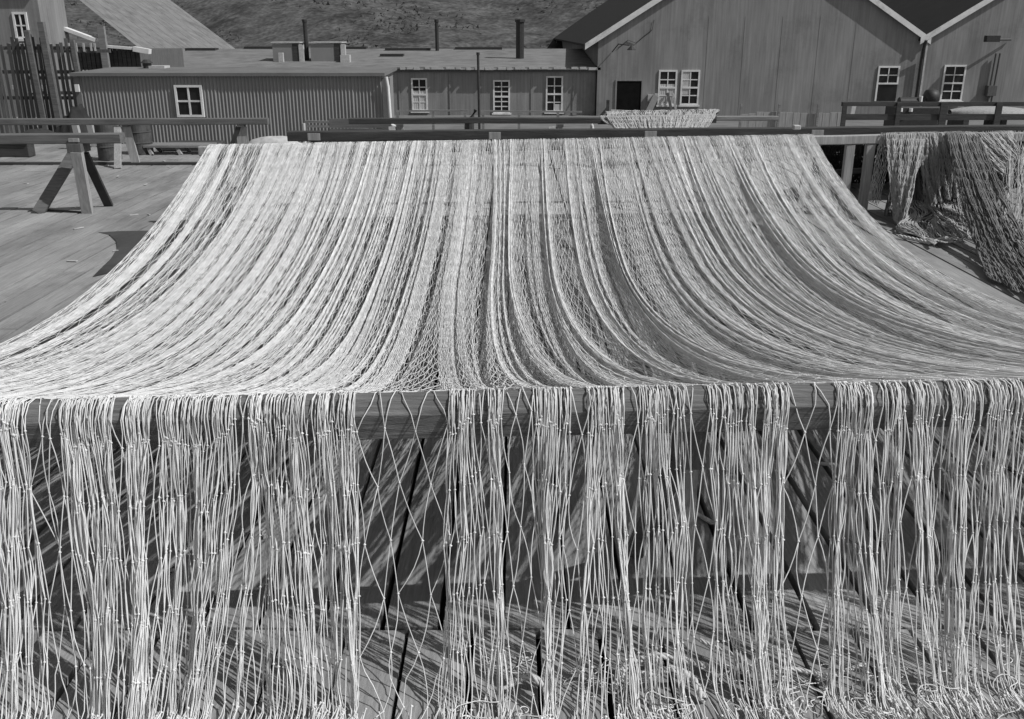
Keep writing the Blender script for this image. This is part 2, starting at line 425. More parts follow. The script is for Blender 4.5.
# ------------------------------------------------------------------ gabled warehouses (right)
def gabled(name, label, XL, XR, Y0, Y1, ZE_, rise, oh_left, oh_right):
    e = empty(name, ((XL + XR) / 2, Y0, ground_z(45))); tag(e, label, 'warehouse')
    xm = (XL + XR) / 2; zp = ZE_ + rise * (XR - XL) / 2
    b = MB()
    b.add([(XL, Y0, -1.3), (XR, Y0, -1.3), (XR, Y0, ZE_), (xm, Y0, zp), (XL, Y0, ZE_), (XL, Y1, -1.3), (XR, Y1, -1.3), (XR, Y1, ZE_), (xm, Y1, zp), (XL, Y1, ZE_)],
          [(0, 1, 2, 3, 4), (5, 9, 8, 7, 6), (0, 4, 9, 5), (1, 6, 7, 2)])
    w_ = b.build('wall', M['board_wall'], e)
    b = MB(); t = .1; o = .17
    for sx, xe, oh in ((-1, XL, oh_left), (1, XR, oh_right)):
        xo = xe + sx * oh; zo = ZE_ - rise * oh + .02
        zq = zp + .02
        b.add([(xo, Y0 - o, zo), (xm, Y0 - o, zq), (xm, Y1, zq), (xo, Y1, zo), (xo, Y0 - o, zo + t), (xm, Y0 - o, zq + t), (xm, Y1, zq + t), (xo, Y1, zo + t)],
              [(0, 1, 2, 3), (4, 5, 6, 7), (0, 1, 5, 4), (2, 3, 7, 6), (3, 0, 4, 7)])
    rf = b.build('roof', M['tar_roof'], e)
    b = MB()
    for sx, xe, oh in ((-1, XL, oh_left), (1, XR, oh_right)):
        xo = xe + sx * oh; zo = ZE_ - rise * oh
        b.add([(xo, Y0 - o - .05, zo - .12), (xm, Y0 - o - .05, zp - .12), (xm, Y0 - o - .05, zp + .15), (xo, Y0 - o - .05, zo + .15),
               (xo, Y0 - o - .003, zo - .12), (xm, Y0 - o - .003, zp - .12), (xm, Y0 - o - .003, zp + .15), (xo, Y0 - o - .003, zo + .15)],
              [(0, 1, 2, 3), (4, 7, 6, 5), (0, 4, 5, 1), (3, 2, 6, 7), (0, 3, 7, 4)])
    b.build('bargeboard', M['white'], rf)
    return e
GY = 45.0
XL, XM_ = at(597, 90, GY).x, at(921, 60, GY).x
ZG = at(600, 38, GY).z
gb = gabled('gabled_warehouse', 'large grey gabled warehouse with open dark doorway and paired sash windows', XL, XM_, GY, GY + 60, ZG, .62, .62, .25)
XR2 = XM_ + 15
gb2 = gabled('gabled_warehouse', 'grey gabled warehouse at the right edge with downpipes and a single sash window', XM_ + .01, XR2, GY - .02, GY + 60, ZG, .62, .25, .5)
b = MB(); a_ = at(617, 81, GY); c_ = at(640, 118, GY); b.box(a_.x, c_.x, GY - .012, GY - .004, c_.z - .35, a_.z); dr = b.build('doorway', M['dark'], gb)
b = MB(); b.box(a_.x - .07, a_.x, GY - .04, GY - .002, c_.z - .35, a_.z + .06); b.box(c_.x, c_.x + .07, GY - .04, GY - .002, c_.z - .35, a_.z + .06); b.box(a_.x, c_.x, GY - .04, GY - .002, a_.z + .002, a_.z + .06); b.build('door_frame', M['board_wall'], dr)
window(gb, 659, 675.5, 70, 105, GY, 2, 4, curtain=(.1, .9, .03, .6))
window(gb, 681.5, 698, 70, 105, GY, 2, 4, curtain=(.1, .5, .3, .95))
window(gb, 878.5, 895.5, 66, 101, GY, 2, 2, mid=False, bottom_open=True, sill=False)
window(gb2, 944.5, 961, 65, 101, GY - .02, 2, 4)
# downpipe in the valley
b = MB(); p = at(921, 40, GY)
b.tube([(XM_ - .1, GY - .5, ZG - .1), (XM_ - .1, GY - .35, ZG - .5), (XM_ - .02, GY - .13, ZG - .9), (XM_ - .02, GY - .13, -1.1)], .07, 8); b.build('downpipe', M['metal_dark'], gb)
b = MB(); b.box(XM_ + .12, XM_ + .2, GY - .06, GY - .022, -1.2, ZG - .1); b.build('corner_board', M['offwhite'], gb2)
b = MB()
for px in (996, 1000):
    p = at(px, 45, GY); b.tube([(p.x, GY - .15, 1.6), (p.x - .05, GY - .15, -1.1)], .045, 8)
p = at(995, 91, GY); b.box(p.x - .5, p.x - .1, GY - .35, GY - .03, p.z - .2, p.z + .25)
b.build('downpipe', M['post_dark'], gb2)
b = MB(); p = at(990, 39, GY); b.tube([(p.x + .9, GY - .1, p.z - .02), (p.x - .3, GY - .6, p.z - .02)], .05, 6); b.box(p.x - .5, p.x + .1, GY - .75, GY - .45, p.z - .12, p.z + .15); b.build('wall_bracket', M['metal_dark'], gb2)
# lamp on a curved arm, cable, meter boxes
b = MB(); p = at(612, 52, GY)
b.tube([(p.x, GY - .03, p.z), (p.x + .25, GY - .3, p.z + .35), (p.x + .7, GY - .7, p.z + .3)], .025, 6); b.lathe((p.x + .8, GY - .75, p.z + .1), [(.04, .2), (.06, .16), (.2, .02), (.2, 0)], 12)
b.build('arm_lamp', M['metal_dark'], gb)
b = MB(); pts = [at(618, 48, GY), at(628, 40, GY), at(636, 43, GY), at(644, 36, GY), at(652, 30, GY), at(654, 20, GY)]
b.tube([(p.x, GY - .03, p.z) for p in pts], .014, 5); b.build('cable', M['metal_dark'], gb)
b = MB(); p = at(650, 98, GY); b.box(p.x - .12, p.x + .15, GY - .14, GY - .003, p.z - .15, p.z + .16); p = at(655.5, 96, GY); b.box(p.x - .06, p.x + .08, GY - .1, GY - .003, p.z - .12, p.z + .12); b.build('meter_box', M['offwhite'], gb)
for k, px in enumerate((706, 742, 779, 816, 852)):
    b = MB(); p = at(px, 60, GY); b.box(p.x, p.x + .035, GY - .008, GY - .003, -1.2, 3.2); b.build('batten', M['board_wall'], gb)

# leaning boards by the wall
def leaning(px0, py0, px1, py1, Y0, Y1, w_, m, label):
    e = MB(); e.bar(at(px0, py0, Y0), at(px1, py1, Y1), w_, .05, up=(0, -1, .1)); o = e.build('leaning_board', M[m]); tag(o, label, 'board'); return o
leaning(667.5, 93, 673, 117, GY - .1, GY - .8, .12, 'timber_dark', 'dark plank propped against the warehouse wall below the paired windows')
leaning(673, 93, 677, 117, GY - .1, GY - .8, .1, 'timber', 'pale plank propped beside a dark one below the paired windows')
leaning(656, 96, 646, 117, GY - .15, GY - 1.2, .28, 'metal_dark', 'black board leaning by the meter boxes right of the doorway')

# ------------------------------------------------------------------ tall slat fence and house (far left)
FY = 29.5
fe = empty('slat_fence', (at(50, 140, FY).x, FY, ground_z(FY)))
tag(fe, 'tall dark fence of upright slats left of the corrugated shed', 'fence')
b = MB(); x = at(-30, 60, FY).x; xe = at(76, 60, FY).x
while x < xe:
    w_ = rnd.uniform(.08, .105); top = at(50, 41, FY).z + rnd.uniform(-.12, .12)
    b.bar((x, FY + rnd.uniform(-.02, .02), ground_z(FY) - .1), (x + rnd.uniform(-.05, .05), FY, top), w_, .03, up=(0, 1, 0)); x += .15
b.build('slat', M['fence'], fe).name = 'slats'
b = MB(); xa = at(-30, 60, FY).x
for pz in (48, 72, 98): z = at(50, pz, FY).z; b.box(xa, xe, FY + .03, FY + .1, z - .05, z + .05)
b.build('rail', M['post_dark'], fe)
for px, tp, w_ in ((43, 22, .17), (29, 30, .14), (74, 40, .12)):
    b = MB(); p = at(px, tp, FY); b.bar((p.x + .1, FY - .12, ground_z(FY) - .1), (p.x, FY - .12, p.z), w_, w_, up=(0, 1, 0)); b.build('post', M['timber_grey'], fe)
# rear slats layer: stacked pale laths seen through
rk = empty('lath_rack', (at(40, 110, FY + 1.5).x, FY + 1.5, ground_z(FY)))
tag(rk, 'rack of pale laths seen through the gaps of the slat fence', 'rack')
for k in range(24):
    for zz in (43, 70, 85, 117):
        if rnd.random() < .25: continue
        b = MB(); p = at(8 + k * 3.7, zz, FY + 1.5); q = at(8 + k * 3.7, zz + rnd.uniform(4, 11), FY + 1.5); b.box(p.x, p.x + .055, FY + 1.5, FY + 1.53, q.z, p.z); b.build('lath', M['offwhite'], rk)
b = MB()
for zz in (50, 77, 92, 122): z = at(40, zz, FY + 1.5).z; b.box(at(0, 60, FY).x, at(90, 60, FY).x, FY + 1.54, FY + 1.62, z - .08, z + .02)
b.build('rack_beam', M['post_dark'], rk)
# paling shed behind
pY = 36.0
ps = empty('paling_shed', (at(110, 60, pY).x, pY, ground_z(pY))); tag(ps, 'small shed of upright palings with a white ridge edge behind the slat fence', 'shed')
xa, xb = at(60, 60, pY).x, at(138, 60, pY).x; zt = at(100, 46, pY).z
b = MB(); x = xa
while x < xb: b.box(x, x + .14, pY + (.0 if rnd.random() < .5 else .02), pY + .06, -1.1, zt - .1 * (x - xa) / (xb - xa)); x += .165
b.build('wall', M['timber_dark'], ps)
b = MB(); b.box(xa, xb, pY + .08, pY + 5, -1.1, zt - .16); b.build('core', M['post_dark'], ps)
b = MB(); p0, p1, p2 = at(103, 46, pY), at(135, 48.5, pY), at(151, 51.5, pY)
b.bar((p0.x, pY - .1, p0.z), (p1.x, pY - .1, p1.z), .25, .09); b.bar((p1.x + .01, pY - .1, p1.z - .01), (p2.x, pY - .1, p2.z), .3, .17); b.build('edge_cap', M['white'], ps)
b = MB(); p0, p1 = at(55, 25, pY - .2), at(96, 40, pY - .2)
b.bar(p0, p1, .3, .12); b.build('roof_edge', M['white'], ps)
b = MB(); p = at(100, 26, pY - .3); b.box(p.x - .12, p.x + .12, pY - .3, pY - .15, -1, p.z); b.build('post', M['timber'], ps)
# house with window at far left and roof planks
hY = 34.0
ho = empty('cottage', (at(10, 60, hY).x, hY, ground_z(hY))); tag(ho, 'grey cottage corner with a white silled window above the slat fence', 'house')
b = MB(); b.box(at(-60, 60, hY).x, at(47, 60, hY).x, hY, hY + 2, -1.1, 4.0); b.build('wall', M['board_wall'], ho)
b = MB(); b.bar((at(-62, 60, hY).x - .3, hY + 1, 4.1), (at(47, 60, hY).x + .1, hY + 1, 4.1), 2.4, .2); b.build('roof', M['corr_roof'], ho)
window(ho, 12, 31, 12, 39, hY, 2, 2, mid=False)
rY = 52.0
sl = empty('long_roofed_store', (at(140, 60, rY).x, rY, -1.18)); tag(sl, 'store with a steep ribbed roof sloping down behind the paling shed', 'building')
pa, pb = at(62, 20, rY), at(150, 55, rY)
b = MB()
for k in range(22):
    y0 = rY + k * .75
    b.add([(pa.x - 3, y0 + 6, pa.z + 2.4), (pa.x - 3, y0 + 6.7, pa.z + 2.4 + (k % 2) * .06), (pb.x, y0 + .7, pb.z - .1 + (k % 2) * .06), (pb.x, y0, pb.z - .1)], [(0, 1, 2, 3)])
b.build('roof', M['old_roof'], sl)
b = MB(); b.box(pa.x - 5, pb.x - .3, rY + .1, rY + 16, -1.2, pb.z - .3); b.build('wall', M['board_wall'], sl)

# ------------------------------------------------------------------ trestles and rails
def rail(name, a, b_, w_, h_, m, label, group=None):
    mb = MB(); L = (Vector(b_) - Vector(a)).length; n = max(2, int(L / 1.2)); pts = [Vector(a).lerp(Vector(b_), i / n) + Vector((0, rnd.uniform(-.008, .008), rnd.uniform(-.008, .008) if 0 < i < n else 0)) for i in range(n + 1)]
    vs, fs = [], []
    c = .012
    for p in pts:
        for (dy, dz) in ((-w_ / 2, -h_ + c), (-w_ / 2, -c), (-w_ / 2 + c, 0), (w_ / 2 - c, 0), (w_ / 2, -c), (w_ / 2, -h_ + c), (w_ / 2 - c, -h_), (-w_ / 2 + c, -h_)):
            vs.append(p + Vector((0, dy, dz)))
    for i in range(n):
        for k in range(8): fs.append((i * 8 + k, i * 8 + (k + 1) % 8, (i + 1) * 8 + (k + 1) % 8, (i + 1) * 8 + k))
    fs.append(tuple(range(8))); fs.append(tuple(n * 8 + k for k in reversed(range(8))))
    mb.add(vs, fs); o = mb.build(name, M[m]); tag(o, label, 'rail', group); return o

# near and far rails that carry the net
NR0 = (0.0, 3.58, 1.19); NRS = 0.054           # Y of the back edge of near rail = 3.58 + slope*x ; top z
def near_y(x): return 3.60 + NRS * x
def far_y(x): return 13.3 + 0.08 * x
def far_z(x): return 1.145 + 0.0082 * x
q_ = MB(); vs, fs = [], []
prof = [(.03, -.178), (.03, -.012), (.018, 0), (-.02, 0), (-.034, -.005), (-.080, -.056), (-.084, -.064), (-.066, -.172), (-.058, -.178)]
for i in range(14):
    x = -5.2 + 10.4 * i / 13
    for (dy, dz) in prof: vs.append((x, near_y(x) + dy + rnd.uniform(-.002, .002), 1.185 + dz + rnd.uniform(-.002, .002)))
np_ = len(prof)
for i in range(13):
    for k in range(np_): fs.append((i * np_ + k, i * np_ + (k + 1) % np_, (i + 1) * np_ + (k + 1) % np_, (i + 1) * np_ + k))
fs.append(tuple(range(np_))); fs.append(tuple(13 * np_ + k for k in reversed(range(np_))))
q_.add(vs, fs); near_rail = q_.build('net_rail', M['timber_near']); tag(near_rail, 'thick weathered timber rail under the near edge of the big net', 'rail')
far_rail = rail('net_rail', (-4.3, far_y(-4.3) + .06, far_z(-4.3) - .012), (8.6, far_y(8.6) + .06, far_z(8.6) - .012), .1, .13, 'post_light', 'pale square rail that carries the far edge of the big net')
p0, p1 = at(288, 131, 14.35), at(1040, 125, 14.95)
back_rail = rail('drying_rail', p0, p1, .16, .145, 'timber_dark', 'long dark rail just behind the pale rail of the big net')
p0, p1 = at(349, 118, 19.0), at(600, 117.5, 19.0)
rail('drying_rail', p0, p1, .16, .11, 'timber_dark', 'dark rail in the back row ending at the heap of white net')
p0, p1 = at(-15, 118.5, 19.3), at(268, 118, 19.3)
rail('drying_rail', p0, p1, .16, .125, 'timber_grey', 'grey rail in the back row crossing in front of the shed window')
p0, p1 = at(-15, 134, 14.0), at(122, 133, 14.0)
rail('drying_rail', p0, p1, .2, .14, 'timber_grey', 'grey rail end resting on the three legged trestle at left')
p0, p1 = at(716, 116, 19.4), at(778, 116, 19.4)
rail('drying_rail', p0, p1, .14, .09, 'timber', 'short pale rail right of the heap of white net')

def trestle(x, y, z_top, label, legs, m_leg='post_light', cap=(.36, .2, .14), group='rack trestles', cap_m='post_dark'):
    """cap block under a rail and splayed plank legs"""
    e = empty('trestle', (x, y, 0)); tag(e, label, 'trestle', group)
    b = MB(); b.box(x - cap[0] / 2, x + cap[0] / 2, y - cap[1] / 2, y + cap[1] / 2, z_top - cap[2], z_top); b.build('cap_block', M[cap_m], e)
    for (tx, ty, fx, fy, w_, mm) in legs:
        b = MB(); b.bar((x + tx, y + ty, z_top - cap[2] - .002), (x + fx, y + fy, 0.0), w_, .05, up=(0, -1, .2)); b.build('leg', M[mm], e)
    return e
# left foreground trestle (three legs)
lt = at(75, 152, 14.0)
e = empty('trestle', (lt.x, 14.0, 0)); tag(e, 'three legged trestle with one dark leg standing on the open deck at left', 'trestle')
b = MB(); q0, q1 = at(66, 138.5, 13.85), at(82, 152, 13.8); b.box(q0.x, q1.x - .02, 13.82, 14.15, q1.z - .02, at(70, 142, 14).z - .01); b.build('cap_block', M['post_dark'], e)
b = MB(); b.box(q0.x + .02, q0.x + .17, 13.87, 13.895, at(70, 142, 13.88).z, q0.z); b.build('cleat', M['post_light'], e)
def leg3(px0, py0, Y0, px1, py1, w_, m, th=.05):
    Y1 = None
    v = (py1 - 359.5) / F_PX; dy = math.cos(TILT) - v * math.sin(TILT); dz = -math.sin(TILT) - v * math.cos(TILT); Y1 = -CAM_Z / dz * dy
    b = MB(); b.bar(at(px0, py0, Y0), at(px1, py1, Y1), w_, th, up=(0, -1, .2)); return b.build('leg', M[m], e)
leg3(75, 152, 14.4, 38, 213, .17, 'timber_grey'); leg3(77, 152, 13.85, 88, 213, .155, 'post_light', .09); leg3(84, 153, 14.1, 109, 206, .13, 'metal_dark')  # third leg: its shaded side is put into the dark colour
b = MB(); b.bar(at(47, 210.5, 14.15), at(90, 214, 13.95), .06, .05); b.build('painted_leg_shadow', M['timber_dark'], e)  # leg's cast shadow between the feet, built as a dark bar

trestle(0.76, near_y(.76) + .03, 1.185 - .178 - .004, 'trestle with a dark cap block under the near rail', [(.02, .0, .05, .12, .06, 'post_light'), (-.02, .05, -.12, .6, .09, 'timber_grey')], cap=(.12, .16, .175))
for px, lab in ((315, 'trestle with blocky cap at the left end of the long dark rail'), (495, 'trestle under the long dark rail below the thin tall pole'), (650, 'trestle under the long dark rail in front of the white net heap'), (816, 'trestle under the long dark rail beside the hanging net bundle')):
    Y = 14.35 + .6 * (px - 288) / 752 - .06
    p = at(px, 131.5 - 5.0 * (px - 288) / 752, Y)
    t_ = trestle(p.x, Y, p.z - .155, lab, [(-.03, 0, -.25, -.4, .1, 'post_light'), (.03, 0, .25, -.35, .1, 'post_light'), (0, .05, 0, .5, .1, 'post_dark')], cap=(.17, .2, .1), group='trestles under the long dark rail')
    b = MB(); b.box(p.x - .09, p.x + .09, Y - .12, Y - .09, p.z - .12, p.z - .02); b.build('cleat', M['post_light'], t_)
for (px, dxx, lab) in ((126, 0, 'pale legged trestle in the back row between the two rusty drums'), (241, 0, 'pale legged trestle in the back row near the right end of the grey rail'), (560, 0, 'trestle in the back row left of the white net heap'), (400, 0, 'trestle in the back row below the white downpipe')):
    p = at(px, 124, 19.3)
    trestle(p.x, 19.3, p.z - .0, lab, [(-.02, .02, .1, .0, .17, 'post_light'), (-.16, -.04, -.06, -.55, .13, 'post_light')] if px != 241 else [(.02, .02, -.03, .0, .17, 'post_light'), (-.05, -.02, -.38, -.1, .08, 'metal_dark')], cap=(.14, .14, .05), group='back row trestles')
# supports below the far net rail
for px, w_ in ((838, .11), (858, .11)):
    x = (px - 512) / F_PX * 14.0
    b = MB(); b.box(x - .06, x + .06, far_y(x) + .02, far_y(x) + .12, 0, far_z(x) - .15); 
    o = b.build('rail_post', M['post_light']); tag(o, 'pale post under the far net rail, %s of the pair at its open stretch' % ('left' if px < 850 else 'right'), 'post', 'posts under the far net rail')
for x, lab_ in ((-4.0, 'pale post under the far net rail behind the left edge of the big net'), (-1.4, 'pale post under the far net rail behind the big net, left of the thin pole'), (1.2, 'pale post under the far net rail behind the big net, below the doorway'), (3.4, 'pale post under the far net rail behind the right half of the big net'), (6.8, 'pale post under the far net rail behind the nets heaped at right')):
    b = MB(); b.box(x - .06, x + .06, far_y(x) + .02, far_y(x) + .12, 0, far_z(x) - .15); o = b.build('rail_post', M['post_light'])
    tag(o, lab_, 'post', 'posts under the far net rail')
b = MB(); x0, x1 = 4.9, 5.9
b.bar((x0 - .1, far_y(5) + .2, .62), (x1, far_y(6) + .2, .68), .07, .07); tag(b.build('cross_brace', M['timber_dark']), 'dark brace board crossing behind the pair of pale posts', 'board')

# ------------------------------------------------------------------ NETS
def vn(x, seed):
    """smooth 1-D value noise in [-1,1]"""
    r = np.random.default_rng(seed).uniform(-1, 1, 4096)
    xi = np.floor(x).astype(int); f = x - xi; f = f * f * (3 - 2 * f)
    return r[xi % 4096] * (1 - f) + r[(xi + 1) % 4096] * f
def vn2(x, y, seed):
    r = np.random.default_rng(seed).uniform(-1, 1, (512, 64))
    xi = np.floor(x).astype(int); yi = np.floor(y).astype(int)
    f = x - xi; f = f * f * (3 - 2 * f); h = y - yi; h = h * h * (3 - 2 * h)
    a = r[xi % 512, yi % 64]; b = r[(xi + 1) % 512, yi % 64]; c = r[xi % 512, (yi + 1) % 64]; e = r[(xi + 1) % 512, (yi + 1) % 64]
    return (a * (1 - f) + b * f) * (1 - h) + (c * (1 - f) + e * f) * h

def tubes_mesh(name, P, radius, m, parent=None, knots=None, kr=0.008, sides=4):
    """P: (S, M, 3) polylines -> one mesh of square-section tubes with smooth normals"""
    S, Mn, _ = P.shape
    T = np.empty_like(P); T[:, 1:-1] = P[:, 2:] - P[:, :-2]; T[:, 0] = P[:, 1] - P[:, 0]; T[:, -1] = P[:, -1] - P[:, -2]
    T /= np.linalg.norm(T, axis=2, keepdims=True) + 1e-9
    ref = np.array([0.97, 0.17, 0.17])
    A = np.cross(T, ref); A /= np.linalg.norm(A, axis=2, keepdims=True) + 1e-9
    B = np.cross(T, A)
    ring = []
    for k in range(sides):
        q = 2 * math.pi * (k + .5) / sides
        ring.append(P + (A * math.cos(q) + B * math.sin(q)) * radius)
    V = np.stack(ring, 2).reshape(-1, 3)
    base = (np.arange(S)[:, None] * Mn + np.arange(Mn - 1)[None, :]).reshape(-1) * sides
    fs = []
    for k in range(sides):
        k2 = (k + 1) % sides
        fs.append(np.stack([base + k, base + k2, base + sides + k2, base + sides + k], 1))
    Fq = np.concatenate(fs)
    if knots is not None and len(knots):
        o = len(V); n = len(knots)
        dirs = np.array([(1, 0, 0), (0, 1, 0), (-1, 0, 0), (0, -1, 0), (0, 0, 1), (0, 0, -1)]) * kr
        KV = (knots[:, None, :] + dirs[None] * rng.uniform(.8, 1.25, (n, 1, 1))).reshape(-1, 3)
        tri = np.array([(0, 1, 4), (1, 2, 4), (2, 3, 4), (3, 0, 4), (1, 0, 5), (2, 1, 5), (3, 2, 5), (0, 3, 5)])
        KF = (o + np.arange(n)[:, None, None] * 6 + tri[None]).reshape(-1, 3)
        V = np.concatenate([V, KV])
    else: KF = np.zeros((0, 3), int)
    if parent is not None: V = V - np.array(parent.location)
    me = bpy.data.meshes.new(name)
    me.vertices.add(len(V)); me.vertices.foreach_set('co', V.astype(np.float32).ravel())
    nl = len(Fq) * 4 + len(KF) * 3
    me.loops.add(nl); me.loops.foreach_set('vertex_index', np.concatenate([Fq.ravel(), KF.ravel()]).astype(np.int32))
    me.polygons.add(len(Fq) + len(KF))
    starts = np.concatenate([np.arange(len(Fq)) * 4, len(Fq) * 4 + np.arange(len(KF)) * 3]).astype(np.int32)
    me.polygons.foreach_set('loop_start', starts)
    me.polygons.foreach_set('use_smooth', np.ones(len(starts), bool))
    me.update(calc_edges=True); me.validate()
    me.materials.append(m)
    ob = bpy.data.objects.new(name, me); C.objects.link(ob)
    if parent is not None: ob.parent = parent
    return ob

def net_lines(a0, a1, r0, r1, K, Pfun, slack=0.0, seed=1, straight_below=None):
    """all zigzag strands of a diamond net: columns a0..a1, rows r0..r1, K samples per bar"""
    g_ = np.random.default_rng(seed)
    cols = np.arange(a0, a1)
    r = np.linspace(r0, r1, (r1 - r0) * K + 1)
    ph = np.abs(((r + 1e-9) % 2) - 1)                 # triangle 1..0..1
    tri = (1 - ph) * .5
    Aa = np.concatenate([cols[:, None] + tri[None], cols[:, None] - tri[None]])
    Rr = np.broadcast_to(r[None], Aa.shape)
    P = Pfun(Aa, Rr)
    if straight_below is not None:                    # hanging bars are taut straight lines between knots
        nr = r1 - r0
        for q in range(nr):
            if r0 + q + 1 > straight_below: break
            if r0 + q < -5: continue
            p0 = P[:, q * K].copy(); p1 = P[:, (q + 1) * K].copy()
            for k in range(1, K): P[:, q * K + k] = p0 + (p1 - p0) * (k / K)
    if slack:
        fr = (r - r0) % 1.0; row = np.minimum(((r - r0 + 1e-6)).astype(int), r1 - r0)
        amp = g_.normal(0, slack, (Aa.shape[0], r1 - r0 + 2, 3))
        P = P + amp[:, row, :] * np.sin(np.pi * fr)[None, :, None]
    # knots
    kk = []
    for rr in range(r0, r1 + 1):
        off = 0.0 if rr % 2 == 0 else .5
        aa = cols + off
        kk.append(Pfun(aa[None].astype(float), np.full((1, len(aa)), float(rr)))[0])
    return P, np.concatenate(kk)

# --- the big net: how many columns lie where along the near rail (px, density)
segs = [(-520, -300, 1.1), (-300, 20, 1.0), (20, 30, 1.3), (30, 41, .12), (41, 63, .5), (63, 113, 1.75), (113, 126, .12), (126, 150, 1.9), (150, 162, .45), (162, 200, 1.8), (200, 216, .7), (216, 240, 1.5), (240, 249, .3),
        (249, 262, 1.7), (262, 285, .9), (285, 305, 1.6), (305, 314, .4), (314, 358, 1.7), (358, 449, .17), (449, 476, 1.6), (476, 489, .5), (489, 503, 1.6), (503, 532, .35), (532, 572, 1.6), (572, 588, .2),
        (588, 625, 1.7), (625, 641, .25), (641, 667, 1.7), (667, 690, .7), (690, 709, .25), (709, 756, 1.35), (756, 764, .4), (764, 788, 1.6), (788, 838, .24), (838, 874, 1.5), (874, 886, .5), (886, 905, 1.3), (905, 914, .25), (914, 940, 1.4),
        (940, 952, .5), (952, 975, 1.5), (975, 983, .4), (983, 1006, 1.2), (1006, 1250, 1.0), (1250, 1515, 1.0)]
NCOL = 640
pxs = np.arange(-520, 1516, 1.0); dens = np.zeros_like(pxs)
for a, b_, dd in segs: dens[(pxs >= a) & (pxs < b_)] = dd
# random bunching outside the described stretch
out = (pxs < 20) | (pxs > 1006)
dens[out] *= np.clip(1 + .9 * vn(pxs[out] / 22, 5), .15, 2)
dens = np.where(dens < .6, dens * .6, dens)
dens = dens * np.clip(1 + .5 * vn(pxs / 3.2, 3) + .55 * vn(pxs / 8, 4), .08, 4)
cum = np.cumsum(dens); cum = cum / cum[-1] * NCOL
u_ = (pxs - 512) / F_PX
Xpx = u_ * 3.818 / (1 - .051 * u_) * np.where(pxs > 1006, 1 + (pxs - 1006) / 509 * .12, 1)
def Xnear(a): return np.interp(a, cum, Xpx)
agrid = np.linspace(0, NCOL, 2401)
xs_ = Xnear(agrid)
ker = np.exp(-np.linspace(-3, 3, 401) ** 2); ker /= ker.sum()
padded = np.concatenate([2 * xs_[0] - xs_[200:0:-1], xs_, 2 * xs_[-1] - xs_[-2:-202:-1]])
sm = np.convolve(padded, ker, 'valid')
lin = np.linspace(-4.16, 4.34, len(agrid))
smn = -4.16 + (sm - sm[0]) / (sm[-1] - sm[0]) * 8.50
g2 = np.random.default_rng(77)
# far mapping: the same order of columns, gathered into crisp folds parted by narrow gaps
scale = 8.50 / (sm[-1] - sm[0])
base = -4.16 + (sm - sm[0]) * scale
extra = np.zeros_like(agrid); dip = np.zeros_like(agrid); p_ = 2.0
while p_ < NCOL - 3:
    right = p_ > NCOL * .50
    big_ = g2.random() < (.45 if right else .3)
    wx = (g2.uniform(.05, .11) if big_ else g2.uniform(.018, .04)) * (1.55 if right else 1.0)
    wa = g2.uniform(1.2, 3.4) if (right and big_) else g2.uniform(.5, 1.1)
    q_ = np.exp(-((agrid - p_) / wa) ** 2)
    extra += q_ * wx / wa / 1.77; dip += q_ * (1.0 if big_ else .5) * g2.uniform(.4, 1.2)
    p_ += g2.choice([g2.uniform(1.6, 3.5), g2.uniform(3, 8), g2.uniform(8, 19)], p=[.4, .35, .25])
ce = np.cumsum(extra) * (agrid[1] - agrid[0])
kk_ = np.ones(161) / 161
pe = np.concatenate([2 * ce[0] - ce[80:0:-1], ce, 2 * ce[-1] - ce[-2:-82:-1]])
ce = ce - np.convolve(pe, kk_, 'valid')                # keep only the local bunching
d0 = np.gradient(base + ce, agrid); d0 = np.clip(d0, .0022, None)
farx = np.cumsum(d0); farx = (farx - farx[0]) / (farx[-1] - farx[0]); farx = -4.16 + 8.5 * farx
drift = base - farx; pd_ = np.concatenate([np.full(150, drift[0]), drift, np.full(150, drift[-1])]); farx = farx + np.convolve(pd_, np.ones(301) / 301, 'valid')
def Dip(a): return np.interp(a, agrid, dip)
def Xfar(a): return np.interp(a, agrid, farx)
BAR = 0.232
SAG = 1.02
LS = 10.0
NSH = int(LS / BAR) + 1                                # rows on the sheet
